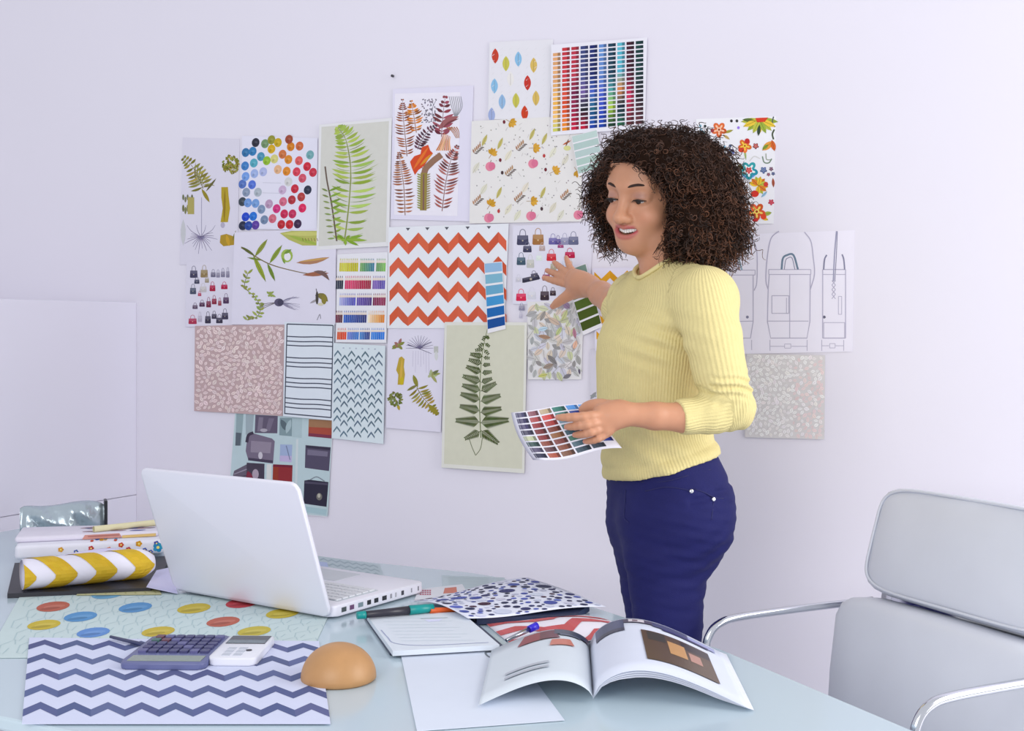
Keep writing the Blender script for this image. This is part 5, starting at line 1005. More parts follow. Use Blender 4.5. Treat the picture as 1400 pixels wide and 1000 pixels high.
TL_, TH_ = (.17, 2.05, .8), (.46, 2.5, 1.4)
zc = lambda py: CAMZ - (py - CY) / F * D0
# joints
SL, EL, WL = A(964, 410, 2.140), A(1001, 556, 2.112), A(853, 566, 2.060)
SR, ER, WR = A(872, 412, 2.42), A(868, 436, 2.47), A(806, 391, 2.70)
NB, NT = A(909, 386, 2.285), A(905, 335, 2.275)
# head frame
HF = np.array((-.68, -.733, -.19)); HF /= np.linalg.norm(HF); HL = np.cross(UP, HF); HL /= np.linalg.norm(HL); HU = np.cross(HF, HL)
ro_ = math.radians(-7.0); HL, HU = HL * math.cos(ro_) + HU * math.sin(ro_), HU * math.cos(ro_) - HL * math.sin(ro_)
HR = np.stack([HL, HF, HU], 1); HO = A(893, 264, 2.29)
def H(x, y, z): return HO + HR @ np.array((x, y, z), float)
def hlocal(V): return (np.asarray(V) - HO) @ HR
fl = Field((.045, 1.99, zc(640)), (.45, 2.90, 1.665), .0021)
def fe(c, rad, k=.012, R=HR): c = H(*c); m = max(rad); fl.add(ell_fn(c, R, rad), c - m, c + m, k)
def fcap(a, b, r0, r1, k=.01): fl.capsule(H(*a), H(*b), r0, r1, k)
def fsub(c, rad, k=.005, R=HR): c = H(*c); m = max(rad); fl.sub(ell_fn(c, R, rad), c - m, c + m, k)
fl.add(torso_fn(-.006, zc(650), zc(374)), TL_, TH_, .01)
fl.capsule(NB, NT, .047, .045, .02)
fe((0, -.018, .036), (.073, .093, .085), .02); fe((0, .028, -.030), (.060, .062, .084), .025)
fe((0, .060, .050), (.052, .032, .036), .02)                                          # forehead
fcap((0, .045, -.065), (0, .072, -.0865), .036, .0175, .022)                            # chin
for s in (-1, 1):
    fcap((s * .052, .0, -.055), (s * .014, .066, -.0840), .019, .016, .02)             # jaw line
    fe((s * .036, .062, -.036), (.0235, .022, .0215), .018)                              # cheek
    fcap((s * .040, .074, .020), (s * .012, .085, .019), .006, .010, .03)            # brow ridge
    fe((s * .075, -.008, -.005), (.009, .018, .030), .006)                            # ear
fe((0, .070, -.062), (.030, .024, .025), .018)                                        # muzzle
for s in (-1, 1): fsub((s * .031, .1005, .002), (.0195, .0130, .0120), .016)             # eye sockets
fcap((0, .084, .010), (0, .105, -.033), .0085, .0105, .012); fe((0, .106, -.035), (.0125, .0125, .0105), .008)   # nose
for s in (-1, 1): fe((s * .0118, .096, -.0388), (.0080, .0095, .0074), .006); fsub((s * .0065, .1035, -.0472), (.0038, .0045, .003), .003)
for s in (-1, 1): fe((s * .0305, .0757, .0005), (.0155, .0142, .0140), .006)           # lids over the eyeballs
for s in (-1, 1): fsub((s * .031, .0915, -.0048), (.0130, .0085, .0030), .002)        # narrow opening, looking down
MO = -.0620
fsub((0, .092, MO + .0015), (.0265, .022, .0085), .004)                                # open smiling mouth
up_ = [(-.0315, .0725, MO + .0140), (-.018, .0880, MO + .0088), (-.006, .0940, MO + .0092), (0, .0942, MO + .0080), (.006, .0940, MO + .0092), (.018, .0880, MO + .0088), (.0315, .0725, MO + .0140)]
dn_ = [(-.0315, .0725, MO + .0135), (-.021, .0850, MO - .002), (-.009, .0915, MO - .0094), (.009, .0915, MO - .0094), (.021, .0850, MO - .002), (.0315, .0725, MO + .0135)]
fl.chain([H(*p) for p in cr(up_, 3)], [.0012 + .0018 * math.sin(math.pi * i / 18) for i in range(19)], .003)
fl.chain([H(*p) for p in cr(dn_, 3)], [.0014 + .0026 * math.sin(math.pi * i / 15) for i in range(16)], .003)
# arms
fl.chain([SL, EL], [.043, .034], .01); fl.chain([EL, A(935, 571, 2.080), A(895, 569, 2.068), WL], [.031, .0255, .0232, .0192], .008)
fl.chain([SR, ER], [.046, .036], .02); fl.chain([ER, A(842, 417, 2.56), A(822, 402, 2.64), WR], [.035, .0320, .0262, .0205], .012)
# near (left) hand: back of the hand to the viewer, fingers over the sheet, thumb behind its top edge
HDL = 2.052
fl.chain([WL, A(836, 569, 2.058), A(822, 571, HDL)], [.0192, .0195, .0155], .010); fl.chain([A(846, 571, 2.060), A(826, 583, HDL + .004), A(828, 589, 2.055)], [.0175, .0150, .0120], .010); fl.chain([A(845, 560, 2.066), A(822, 563, 2.058)], [.0165, .0130], .010)
FL = [([A(820, 568, 2.046), A(797, 570, 2.034), A(777, 571, 2.040), A(763, 571, 2.050)], [.0092, .0080, .0070, .0054]),
      ([A(821, 577, 2.046), A(802, 580.5, 2.034), A(786, 583, 2.042), A(775, 584, 2.056)], [.0092, .0080, .0070, .0054]),
      ([A(824, 585, 2.050), A(808, 591, 2.038), A(796, 594, 2.046), A(786, 595, 2.058)], [.0088, .0076, .0066, .0051]),
      ([A(829, 592, 2.055), A(818, 600, 2.046), A(808, 603, 2.052), A(800, 604, 2.062)], [.0080, .0064, .0057, .0046])]
for p, r in FL: fl.chain([np.array(q) for q in cr(p, 2)], list(np.interp(np.linspace(0, 3, 7), range(4), r)), .0022)
TH = [A(840, 561, 2.068), A(822, 556, 2.072), A(808, 556, 2.080), A(797, 560, 2.090)]; fl.chain([np.array(q) for q in cr(TH, 2)], list(np.interp(np.linspace(0, 3, 7), range(4), [.0135, .0120, .0098, .0078])), .006)
# far (right) hand: open, fingers fanned towards the wall, thumb pointing down
fl.chain([WR, A(793, 388, 2.725), A(783, 384, 2.745)], [.0215, .024, .019], .018); fl.chain([A(800, 393, 2.715), A(786, 395, 2.745)], [.019, .0165], .015); fl.chain([A(800, 388, 2.715), A(785, 376, 2.745)], [.018, .0135], .015)
FR = [([A(784, 391, 2.745), A(769, 387, 2.768), A(757, 384, 2.788), A(744, 380, 2.806)], [.0102, .0086, .0078, .0060]),
      ([A(782, 385, 2.750), A(768, 378, 2.778), A(758, 374, 2.800), A(748, 370, 2.818)], [.0102, .0088, .0078, .0060]),
      ([A(782, 379, 2.752), A(771, 370, 2.780), A(764, 364, 2.802), A(758, 359, 2.818)], [.0098, .0082, .0072, .0056]),
      ([A(785, 374, 2.752), A(779, 365, 2.776), A(776, 358, 2.792), A(774, 352, 2.804)], [.0088, .0070, .0062, .0050])]
for p, r in FR: fl.chain([np.array(q) for q in cr(p, 2)], list(np.interp(np.linspace(0, 3, 7), range(4), r)), .0025)
TR_ = [A(796, 394, 2.722), A(781, 402, 2.738), A(768, 410, 2.752), A(756, 419, 2.768)]; fl.chain([np.array(q) for q in cr(TR_, 2)], list(np.interp(np.linspace(0, 3, 7), range(4), [.0150, .0120, .0095, .0072])), .008)
V, Q = fl.mesh()
# skin tones: lips, lids, cheeks and nails have their own colour
SK = np.array(lin((198, 143, 112))[:3]); C = np.tile(SK, (len(V), 1)); hl = hlocal(V)
def tone(mask, col): 
    global C
    C = C * (1 - mask[:, None]) + np.array(lin(col)[:3])[None, :] * mask[:, None]
sm = lambda d, w: np.clip(1 - d / w, 0, 1) ** 1.5
def dline(pts, P):
    d = np.full(len(P), 9.0); pts = [np.array(p) for p in pts]
    for a, b in zip(pts, pts[1:]):
        ba = b - a; t = np.clip(((P - a) @ ba) / (ba @ ba), 0, 1); d = np.minimum(d, np.linalg.norm(P - a - t[:, None] * ba, axis=1))
    return d
near = np.linalg.norm(hl - np.array((0, .08, -.03)), axis=1) < .12
for s in (-1, 1): tone(.35 * sm(np.linalg.norm((hl - np.array((s * .038, .080, -.034))) / np.array((1, 1, .8)), axis=1), .030), (206, 128, 100))
lip = np.minimum(dline(cr(up_, 3), hl) - .0030, dline(cr(dn_, 3), hl) - .0040); tone(.95 * np.clip(1 - np.maximum(lip, 0) / .0028, 0, 1) * near, (176, 78, 84))
tone(.9 * np.clip(1 - (np.linalg.norm((hl - np.array((0, .080, MO + .001))) / np.array((.022, .013, .0062)), axis=1) - .6) / .4, 0, 1), (96, 34, 38))
for s in (-1, 1):
    e = (hl - np.array((s * .031, .088, .0045))) / np.array((.0155, .013, .0085)); tone(.55 * np.clip(1.25 - np.linalg.norm(e, axis=1), 0, 1), (150, 116, 116))
for p, r in FL + FR + [(TH, [0, 0, 0, .008]), (TR_, [0, 0, 0, .008])]:
    e = p[-1] - p[-2]; e = e / np.linalg.norm(e); t = p[-1] + e * .003; toward = V - t; vis = (toward @ np.array((.1, -1, .25)) > .001); tone(.7 * (np.linalg.norm(V - t, axis=1) < .0075) * vis, (206, 140, 132))
M_SKIN = mat('skin', (196, 146, 116), .42, spec=.42, noise=.05, nscale=60, bump=.06, bscale=500, attr='tone', sss=.12)
body = np_mesh('body', V, Q, M_SKIN, person); point_attr(body.data, 'tone', np.concatenate([C, np.ones((len(V), 1))], 1), 'COLOR')
# eyes, lashes, brows, teeth
M_EYE = mat('eye_white', (222, 214, 210), .2); M_IRIS = mat('iris_dark', (46, 30, 24), .15); M_LASH = mat('lash_black', (24, 18, 18), .6); M_TOOTH = mat('tooth_enamel', (240, 236, 230), .25); M_BROW = mat('brow_hair', (48, 30, 24), .8)
def ball(name, c, R, rad, m, parent, n=16):
    V = [];Fc = []
    for i in range(n + 1):
        for j in range(2 * n):
            a, b = math.pi * i / n, math.pi * j / n; V.append(c + R @ (np.array((math.sin(a) * math.cos(b), math.sin(a) * math.sin(b), math.cos(a))) * rad))
    for i in range(n):
        for j in range(2 * n): Fc.append((i * 2 * n + j, (i + 1) * 2 * n + j, (i + 1) * 2 * n + (j + 1) % (2 * n), i * 2 * n + (j + 1) % (2 * n)))
    return mesh_obj(name, V, Fc, m, parent, True)
for s in (-1, 1):
    ec = H(s * .0305, .0757, .0); ey = ball('eye', ec, HR, np.array((.0150, .0131, .0133)), M_EYE, body)
    ball('iris', H(s * .031 - .0025, .0868, -.0054), HR, np.array((.0054, .0034, .0052)), M_IRIS, ey, 8)
    lash = [H(s * .031 + x * .0140, .0918 - .0062 * x * x - .0004, -.0022 - .0006 * (1 - x * x) - .0014 * abs(x)) for x in np.linspace(-1, 1, 9)]; tube_obj('lashes', lash, [.0007 + .0014 * math.sin(math.pi * i / 8) for i in range(9)], M_LASH, body, 6)
    bm = bmesh.new()
    for x in np.linspace(-.9, 1, 13): a = H(s * (.031 + x * .0140), .0914 - .0062 * x * x, -.0028); add_tube(bm, [a, H(s * (.031 + x * .0172), .0975 - .0062 * x * x, -.0068)], [.0005, .0002], 4)
    bm_obj('eyelash_fringe', bm, M_LASH, body)
    br = [H(s * x, y, z) for x, y, z in [(.0130, .0985, .0210), (.022, .0970, .0240), (.033, .0915, .0258), (.044, .0805, .0230), (.0520, .0695, .0160)]]
    tube_obj('eyebrow', cr(br, 4), list(np.interp(np.linspace(0, 4, 17), range(5), [.0016, .0024, .0024, .0018, .0007])), M_BROW, body, 8)
bm = bmesh.new()
for i in range(-4, 5):
    t = i * .20; w_ = .0046 if abs(i) < 2 else .0040; c = lambda a: H(.0265 * math.sin(a), .0640 + .0262 * math.cos(a), MO + .0085); d0, d1 = t - .093, t + .093; hgt = .0118 - .0009 * abs(i)
    p0, p1 = c(d0), c(d1); dn = H(0, 0, -hgt) - H(0, 0, 0); bk = H(0, -.003, 0) - H(0, 0, 0); add_hexa(bm, [p0 + dn + bk, p1 + dn + bk, p1 + bk, p0 + bk, p0 + dn, p1 + dn, p1, p0], .0010, 2)
bm_obj('teeth', bm, M_TOOTH, body, True)

# ------------------------------------------------------------------ sweater
def knit(name, rgb):
    m = mat(name, rgb, .85, spec=.2, noise=.07, nscale=90); nt = m.node_tree; N = nt.nodes; L = nt.links; a = N.new('ShaderNodeAttribute'); a.attribute_name = 'rib'
    mu = N.new('ShaderNodeMath'); mu.operation = 'MULTIPLY'; mu.inputs[1].default_value = 2 * math.pi / .0062; L.new(a.outputs['Fac'], mu.inputs[0]); si = N.new('ShaderNodeMath'); si.operation = 'SINE'; L.new(mu.outputs[0], si.inputs[0])
    tc = N.new('ShaderNodeTexCoord'); no = N.new('ShaderNodeTexNoise'); no.inputs['Scale'].default_value = 420; L.new(tc.outputs['Object'], no.inputs['Vector']); ad = N.new('ShaderNodeMath'); ad.operation = 'MULTIPLY_ADD'; ad.inputs[1].default_value = .5; L.new(si.outputs[0], ad.inputs[0]); L.new(no.outputs['Fac'], ad.inputs[2])
    bp = N.new('ShaderNodeBump'); bp.inputs['Strength'].default_value = .55; bp.inputs['Distance'].default_value = .0016; L.new(ad.outputs[0], bp.inputs['Height']); L.new(bp.outputs['Normal'], N['Principled BSDF'].inputs['Normal']); return m
M_KNIT = knit('yellow_knit', (221, 207, 148))
fs = Field((.15, 1.98, zc(672)), (.48, 2.66, 1.40), .0034)
# hem plane slopes up from front to back
hF, hB = A(833, 657, D0), A(982, 613, D0); hs = (hB[2] - hF[2]) / (hB[0] - hF[0]); hem = lambda x: hF[2] + (x - hF[0]) * hs
tf = torso_fn(.007, zc(700), zc(374))
fs.add(lambda x, y, z: np.maximum(tf(x, y, z), hem(x) - z), TL_, TH_, .004)
fs.chain([A(925, 398, 2.255), SL], [.060, .0560], .03); fs.chain([A(895, 398, 2.33), SR], [.055, .056], .03)
ELs = A(1000, 557, 2.112)
fs.chain([SL, A(967, 432, 2.122)], [.0540, .0525], .022); fs.chain([A(967, 432, 2.122), A(974, 460, 2.104), A(984, 510, 2.098), ELs], [.0525, .0510, .0465, .0405], .005)
CUF = A(928, 571, 2.080); fs.chain([ELs, A(965, 566, 2.098)], [.0405, .0350], .008)
SRc = A(846, 421, 2.545); fs.chain([SR, ER], [.058, .052], .02)
# ends of the sleeves
cd = CUF - ELs; cd /= np.linalg.norm(cd); c1_ = cap_fn(A(965, 566, 2.098), CUF, .0350, .0300); fs.add(lambda x, y, z: np.maximum(c1_(x, y, z), (x - CUF[0]) * cd[0] + (y - CUF[1]) * cd[1] + (z - CUF[2]) * cd[2]), CUF - .06, CUF + .12, .005)
cr_ = SRc - ER; cr_ /= np.linalg.norm(cr_); c2_ = cap_fn(ER, SRc, .052, .041); fs.add(lambda x, y, z: np.maximum(c2_(x, y, z), (x - SRc[0]) * cr_[0] + (y - SRc[1]) * cr_[1] + (z - SRc[2]) * cr_[2]), SRc - .12, SRc + .12, .012)
# neck opening
nc = A(896, 376, 2.272); ax_n = np.array((-.30, -.12, 1.0)); ax_n /= np.linalg.norm(ax_n)
fs.sub(cap_fn(nc + ax_n * .050, nc + ax_n * .12, .056, .064), nc - .1, nc + .12, .006)
# folds: rings bunched at the elbow, pulls from the armpit, soft drape
def folds(x, y, z):
    d = np.sqrt((x - ELs[0]) ** 2 + (y - ELs[1]) ** 2 + (z - ELs[2]) ** 2); u = (z - ELs[2]) + .25 * (x - ELs[0]); return .0036 * np.sin(u * 430 + 2.0 * np.sin(x * 60)) * np.exp(-((z - ELs[2] - .038) / .020) ** 2) * (x > .34) + .0022 * np.sin((x * .9 - z * .45) * 330) * np.exp(-(d / .05) ** 2)
fs.warp(folds, ELs - .12, ELs + .12)
AP = A(934, 470, 2.17)
fs.warp(lambda x, y, z: .0030 * np.sin(((z - AP[2]) * 1.0 - (AP[0] - x) * .35) * 190) * np.exp(-((z - AP[2]) / .05) ** 2) * np.exp(-((x - AP[0] + .05) / .055) ** 2), (.2, 2.05, AP[2] - .12), (.40, 2.3, AP[2] + .12))
fs.warp(lambda x, y, z: .0024 * np.sin((z + .30 * x) * 120 + 2 * np.sin(x * 25)) * np.exp(-((z - zc(605)) / .055) ** 2) + .0016 * np.sin(x * 105 + z * 22) * np.exp(-((z - zc(560)) / .06) ** 2), (.15, 2.05, zc(672)), (.42, 2.55, zc(480)))
fs.warp(lambda x, y, z: -.0022 * np.exp(-((z - hem(x) - .010) / .009) ** 2) + .0012 * np.exp(-((z - hem(x) - .024) / .003) ** 2), (.15, 2.05, zc(672)), (.42, 2.55, zc(590)))
V, Q = fs.mesh(); sw = np_mesh('sweater', V, Q, M_KNIT, person)
# rib coordinate: round the torso, round each sleeve
def axis_rib(V, a, b, r):
    ax = (b - a) / np.linalg.norm(b - a); e1 = np.cross(ax, np.array((.1, 1, .0))); e1 /= np.linalg.norm(e1); e2 = np.cross(ax, e1); q = V - a; return np.arctan2(q @ e2, q @ e1) * r
ct = np.interp(V[:, 2], rz, rxm); tx, ty = V[:, 0] - ct, V[:, 1] - D0; rib = np.arctan2(tx * BL[0] + ty * BL[1], tx * BF[0] + ty * BF[1]) * .135
dup_ = dline([SL, ELs], V); dfo = dline([ELs, CUF], V); dr = dline([SR, ER, SRc], V); tt = np.abs(torso_fn(.007, 0, 2)(V[:, 0], V[:, 1], V[:, 2]))
tsd = torso_fn(.007, 0, 2)(V[:, 0], V[:, 1], V[:, 2]); m1 = (dup_ - .050 < tsd); rib = np.where(m1, axis_rib(V, SL + (0, 0, .05), ELs, .05), rib); m2 = (dfo < .05) & (dfo < dup_ - .004) & (dfo - .036 < tsd); rib = np.where(m2, axis_rib(V, ELs, CUF, .036), rib); m3 = (dr - .052 < tsd) & ~m1 & ~m2 & (V[:, 1] > 2.36); rib = np.where(m3, axis_rib(V, ER, SRc, .045), rib)
point_attr(sw.data, 'rib', rib)
M_RIB = mat('yellow_rib', (222, 208, 150), .85, spec=.2, noise=.08, nscale=120, bump=.3, bscale=700)
# collar, cuffs and raglan seam
col_ = []; e1 = np.cross(ax_n, (0, 1, 0)); e1 /= np.linalg.norm(e1); e2 = np.cross(ax_n, e1)
depths = {}
Vn = V
for i in range(28):
    t = 2 * math.pi * i / 28; d = e1 * math.cos(t) + e2 * math.sin(t); 
    # walk down the opening until the knit surface is met
    best = None
    for h_ in np.linspace(.06, -.005, 60):
        p = nc + ax_n * h_ + d * (math.sqrt(max(.0004, .056 ** 2 - min(0, h_ - .05) ** 2)))
        if np.min(np.sum((Vn - p) ** 2, axis=1)) < .0042 ** 2: best = p; break
    if best is not None: col_.append(best)
if len(col_) > 10:
    cc_ = np.array(col_); cc_ = np.array([(cc_[i - 1] + 2 * cc_[i] + cc_[(i + 1) % len(cc_)]) / 4 for i in range(len(cc_))]); tube_obj('collar', cr(list(cc_) + [cc_[0]], 2), .0046, M_RIB, sw, 8)
def ring(c, ax, r, th, name, m, par):
    ax = ax / np.linalg.norm(ax); a = np.cross(ax, (0, 0, 1.0)); a /= np.linalg.norm(a); b = np.cross(ax, a); return tube_obj(name, [c + (a * math.cos(t) + b * math.sin(t)) * r for t in np.linspace(0, 2 * math.pi, 25)], th, m, par, 8)
ring(CUF - cd * .003, cd, .0278, .0030, 'cuff', M_RIB, sw); ring(SRc - cr_ * .003, cr_, .0385, .0034, 'cuff', M_RIB, sw)

# ------------------------------------------------------------------ trousers and shoes
def denim(name, rgb):
    m = mat(name, rgb, .75, spec=.25, noise=.14, nscale=35, bump=.35, bscale=520); return m
M_NAVY = denim('navy_cotton', (28, 30, 90))
ft = Field((.13, 2.0, .06), (.45, 2.60, zc(600)), .0050)
tt2 = torso_fn(.001, zc(784), zc(560)); ft.add(lambda x, y, z: np.maximum(tt2(x, y, z), z - (hem(x) + .016)), (.15, 2.05, zc(790)), (.45, 2.55, zc(600)), .02)
nlx = lambda a, b, y, d: (A((a + b) / 2, y, d), (b - a) / 2 / F * d)
nearleg = [nlx(846, 990, 728, 2.235), nlx(853, 970, 760, 2.222), nlx(860, 963, 800, 2.218), nlx(866, 960, 850, 2.215)]
farleg = [nlx(838, 965, 728, 2.345), nlx(842, 950, 760, 2.365), nlx(849, 940, 800, 2.375), nlx(857, 934, 850, 2.385)]
for leg, (kx, kd, ax_, ad) in ((nearleg, (912, 2.215, 908, 2.22)), (farleg, (897, 2.39, 905, 2.40))):
    pts = [p for p, r in leg] + [A(kx, 968, kd), A(kx + 3, 1060, kd + .01), A(ax_, 1250, ad)]; rad = [r for p, r in leg] + [.058, .056, .042]; ft.chain(pts[:2], rad[:2], .035); ft.chain(pts[1:], rad[1:], .006)
BTm = A(968, 690, 2.26); ft.chain([A(957, 688, 2.235), A(948, 718, 2.228), A(928, 765, 2.222)], [.049, .049, .053], .025); ft.chain([A(950, 688, 2.345), A(940, 718, 2.350), A(918, 765, 2.362)], [.049, .049, .050], .025)
ft.warp(lambda x, y, z: .0020 * np.sin((z * 1.0 - (x - .3) * .35) * 205 + 1.8 * np.sin(x * 42)) * np.exp(-((z - zc(765)) / .075) ** 2) * np.clip((x - .22) / .1, .25, 1) + .0006 * np.sin((z + .2 * x) * 330), (.13, 2.0, .5), (.46, 2.6, zc(655)))
ft.warp(lambda x, y, z: .0035 * np.exp(-(((z - zc(690)) - (x - .30) * .30 - .02) / .006) ** 2) * (y < 2.25) * (x > .31), (.13, 2.0, zc(720)), (.46, 2.6, zc(640)))
V, Q = ft.mesh(); tr = np_mesh('trousers', V, Q, M_NAVY, person); M_RIVET = mat('rivet_steel', (225, 226, 232), .25, 1.0); M_SEAM = mat('navy_seam', (30, 32, 88), .8)
def on_cloth(px, py):
    d0 = A(px, py, 1.0) - np.array((0, 0, CAMZ)); t = np.clip((V - np.array((0, 0, CAMZ))) @ d0 / (d0 @ d0), 1.9, 2.6); r = np.linalg.norm(V - np.array((0, 0, CAMZ)) - t[:, None] * d0, axis=1); c = V[r < .006]
    return c[np.argmin(c[:, 1])] if len(c) else A(px, py, 2.15)
for px, py in ((943, 670), (978, 681)):
    p = on_cloth(px, py); n = np.array((.1 if px < 960 else .45, -.95, .1)); n /= np.linalg.norm(n); bm = bmesh.new(); add_tube(bm, [p - n * .002, p + n * .0015, p + n * .0026, p + n * .0030], [.0040, .0040, .0036, .0024], 14); bm_obj('rivet', bm, M_RIVET, tr, True)
def seam(name, pts, r=.0011):
    P = [on_cloth(*q) for q in pts]; tube_obj(name, [p + np.array((0, -.0004, 0)) for p in cr(P, 3)], r, M_SEAM, tr, 6)
seam('pocket_seam', [(943, 668), (930, 666), (905, 667), (880, 668)]); seam('side_seam', [(978, 684), (977, 700), (975, 715)]); seam('back_pocket_seam', [(950, 666), (965, 671), (980, 677), (992, 679)]); seam('waist_seam', [(872, 660), (905, 656), (940, 649), (975, 640)]); seam('fly_seam', [(852, 668), (851, 690), (850, 705), (856, 716)])
M_SHOE = mat('white_shoe', (214, 214, 220), .5)
for (ax_, ad) in ((908, 2.22), (905, 2.40)):
    an = A(ax_, 1250, ad); an[2] = 0; sh = Field(an - np.array((.28, .22, 0.0)) - (0, 0, .02), an + np.array((.14, .14, .16)), .006); sh.capsule(an + BF * -.03 + UP * .040, an + UP * .10, .036, .034, .03); sh.capsule(an + BF * -.025 + UP * .036, an + BF * .13 + UP * .034, .036, .034, .03); sh.sub(lambda x, y, z: z - .002 + 0 * x + 0 * y, an - .3, an + .3, .004)
    v, q_ = sh.mesh(); np_mesh('shoe', v, q_, M_SHOE, person)

# ------------------------------------------------------------------ hair
hg = Field((.09, 2.02, 1.32), (.52, 2.60, 1.72), .0045)
BLOBS = [(A(938, 264, 2.315), (.096, .115, .112)), (A(905, 228, 2.25), (.090, .092, .066)), (A(960, 292, 2.29), (.066, .080, .078)), (A(942, 322, 2.27), (.054, .066, .048)), (A(834, 262, 2.365), (.040, .050, .054)), (A(870, 212, 2.29), (.058, .074, .040)), (A(836, 312, 2.37), (.018, .034, .034)), (A(934, 312, 2.22), (.032, .046, .052)), (A(948, 340, 2.26), (.050, .055, .036)), (A(985, 318, 2.29), (.045, .055, .045))]
for c, r in BLOBS: hg.add(ell_fn(c, np.eye(3), r), c - max(r), c + max(r), .03)
# leave the face and the throat free
FC = H(0.010, .118, -.030); FRAD = np.array((.078, .100, .100)); carve = ell_fn(FC, HR, FRAD); hg.sub(carve, FC - .1, FC + .1, .012)
TC = A(872, 372, 2.20); hg.sub(ell_fn(TC, np.eye(3), (.042, .12, .040)), TC - .12, TC + .12, .01)
hg.warp(lambda x, y, z: .0045 * (np.sin(x * 190 + 3 * np.sin(z * 60)) * np.sin(y * 170) * np.sin(z * 200 + 2 * np.sin(x * 50))), (0, 0, 0), (3, 3, 3))
V, Q = hg.mesh(); M_HAIR = mat('dark_curly_hair', (40, 27, 21), .95, spec=.05, noise=.5, nscale=50, bump=1.0, bscale=220)
hair = np_mesh('hair', V, Q, M_HAIR, person); hair['label'] = 'voluminous dark brown curly hair with lighter ends'
# ringlets
fn_ = np.cross(V[Q[:, 1]] - V[Q[:, 0]], V[Q[:, 2]] - V[Q[:, 0]]); ar = np.linalg.norm(fn_, axis=1); fn_ /= ar[:, None] + 1e-12; NS = 6400; pick = RNG.choice(len(Q), NS, p=ar / ar.sum()); P0 = V[Q[pick]].mean(1); NO = fn_[pick]
face_d = carve(P0[:, 0], P0[:, 1], P0[:, 2]); keep = ~((face_d < .004) & (hlocal(P0)[:, 1] > .02)) ; 
thr = ell_fn(TC, np.eye(3), (.042, .12, .040))(P0[:, 0], P0[:, 1], P0[:, 2]); keep &= thr > .006
P0, NO = P0[keep], NO[keep]; n = len(P0); S = 22; u = np.linspace(0, 1, S)
dirn = NO * .8 + RNG.normal(0, .45, (n, 3)) + np.array((0, 0, -.35)); dirn /= np.linalg.norm(dirn, axis=1)[:, None]; ln_s = RNG.uniform(.026, .050, n); start = P0 - NO * RNG.uniform(.010, .022, n)[:, None]
e1 = np.cross(dirn, RNG.normal(0, 1, (n, 3))); e1 /= np.linalg.norm(e1, axis=1)[:, None]; e2 = np.cross(dirn, e1); rad = RNG.uniform(.0028, .0062, n); turns = RNG.uniform(1.6, 3.6, n); ph0 = RNG.uniform(0, 6.28, n)
ang = ph0[:, None] + turns[:, None] * 2 * np.pi * u[None, :]; rr = rad[:, None] * (0.5 + .6 * u[None, :])
CL = start[:, None, :] + dirn[:, None, :] * (ln_s[:, None] * u[None, :])[:, :, None] + (e1[:, None, :] * np.cos(ang)[:, :, None] + e2[:, None, :] * np.sin(ang)[:, :, None]) * rr[:, :, None] + np.array((0, 0, -1.0)) * (.010 * u ** 2)[None, :, None]
# keep the curls off the face
for it in range(2):
    d = carve(CL[..., 0], CL[..., 1], CL[..., 2]); inside = (d < 0); away = CL - FC; away /= np.linalg.norm(away, axis=2)[..., None]; CL = CL + away * np.where(inside, -d, 0)[..., None]
T = np.gradient(CL, axis=1); T /= np.linalg.norm(T, axis=2)[..., None] + 1e-9; n1 = np.cross(T, np.array((.3, .5, .81))); n1 /= np.linalg.norm(n1, axis=2)[..., None] + 1e-9; n2 = np.cross(T, n1); sr = RNG.uniform(.0006, .00125, n)[:, None] * (1 - .5 * u[None, :] ** 3)
rings = [CL + (n1 * math.cos(a) + n2 * math.sin(a)) * sr[..., None] for a in (0, 2.094, 4.189)]; VV = np.stack(rings, 2).reshape(-1, 3)
i0 = (np.arange(n)[:, None] * S + np.arange(S - 1)[None, :]).ravel(); QQ = np.concatenate([np.stack([i0 * 3 + a, i0 * 3 + (a + 1) % 3, (i0 + 1) * 3 + (a + 1) % 3, (i0 + 1) * 3 + a], 1) for a in range(3)])
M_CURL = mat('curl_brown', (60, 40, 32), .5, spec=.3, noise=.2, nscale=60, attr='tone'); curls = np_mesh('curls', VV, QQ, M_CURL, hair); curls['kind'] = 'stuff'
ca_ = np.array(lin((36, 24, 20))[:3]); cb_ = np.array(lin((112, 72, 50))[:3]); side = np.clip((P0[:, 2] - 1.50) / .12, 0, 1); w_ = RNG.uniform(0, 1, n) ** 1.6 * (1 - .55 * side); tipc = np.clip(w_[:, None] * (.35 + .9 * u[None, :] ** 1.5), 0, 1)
CC = ca_[None, None, :] * (1 - tipc[..., None]) + cb_[None, None, :] * tipc[..., None]; CC = np.repeat(CC[:, :, None, :], 3, axis=2).reshape(-1, 3); point_attr(curls.data, 'tone', np.concatenate([CC, np.ones((len(CC), 1))], 1), 'COLOR')

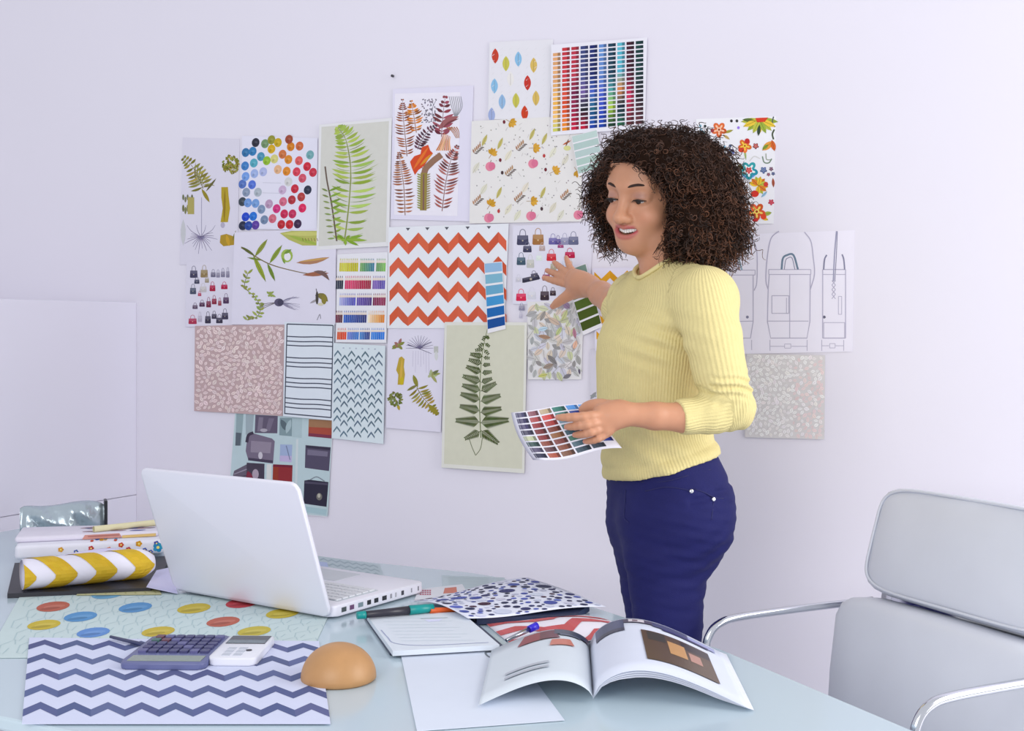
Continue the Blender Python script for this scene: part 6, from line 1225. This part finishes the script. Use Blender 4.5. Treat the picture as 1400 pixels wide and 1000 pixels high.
# ------------------------------------------------------------------ the colour sheet in her hand
def swf(u, v):
    T = np.array((699, 564)) * (1 - u) + np.array((803, 551)) * u; B = np.array((729, 631)) * (1 - u) + np.array((850, 614)) * u
    p = T * (1 - v) + B * v; p = p + np.array((0, 3.2 * math.sin(2 * math.pi * (u * 1.05 + .05 - .15 * v)) * (.3 + .7 * v))); p[0] += -5.0 * math.sin(math.pi * v) * (1 - u) ** 2
    d = 2.090 - .022 * v - .006 * (1 - u) + .008 * math.sin(math.pi * u) * v + .026 * u ** 3 + .045 * max(0, 1 - u / .10) ** 2
    return Vector(A(p[0], p[1], d))
o, f = curled('swatch_sheet', 'curving white sheet of dark red, green and blue colour chips held in her near hand', swf, (232, 231, 242), 30, 14, 'swatch sheet')
k = Ink()
SC_ = [[(52, 50, 84), (46, 42, 78), (52, 46, 84), (48, 46, 70), (170, 176, 140), (40, 64, 62), (72, 66, 92), (34, 36, 58)], [(120, 70, 80), (150, 60, 62), (128, 40, 44), (100, 34, 36), (118, 40, 42), (124, 60, 48), (82, 50, 56), (150, 68, 50)], [(170, 150, 120), (190, 58, 56), (150, 50, 48), (108, 48, 36), (132, 82, 48), (110, 50, 46), (116, 62, 46), (104, 66, 50)], [(36, 100, 88), (50, 106, 100), (90, 122, 140), (50, 96, 96), (38, 70, 82), (46, 92, 76), (60, 86, 98), (40, 58, 70)], [(60, 130, 205), (36, 58, 140), (46, 66, 132), (44, 80, 96), (40, 60, 80), (40, 88, 84), (42, 80, 84), (40, 52, 66)], [(70, 140, 215), (40, 60, 150), (40, 56, 140), (38, 50, 130), (44, 52, 130), (46, 58, 150), (30, 50, 140), (36, 56, 160)]]
us = [.055, .205, .355, .52, .70, .86]; ue = [.185, .335, .50, .68, .845, .975]
for c in range(6):
    for r in range(8):
        v0, v1 = .02 + r * .120, .02 + r * .120 + .092
        if c == 5 and r > 6: continue
        for s in range(4):
            a, b = us[c] + (ue[c] - us[c]) * s / 4, us[c] + (ue[c] - us[c]) * (s + 1) / 4; k.poly([(a, v0), (b, v0), (b, v1), (a, v1)], mixc(mixc(SC_[c][r], (235, 235, 240), .18), SC_[c][r], s / 3) if s < 3 else mixc(SC_[c][r], (18, 20, 26), .35))
k.build('printed_design', lambda u, v, h: f(u, v, h + .0006), o, M_GLOSSINK)
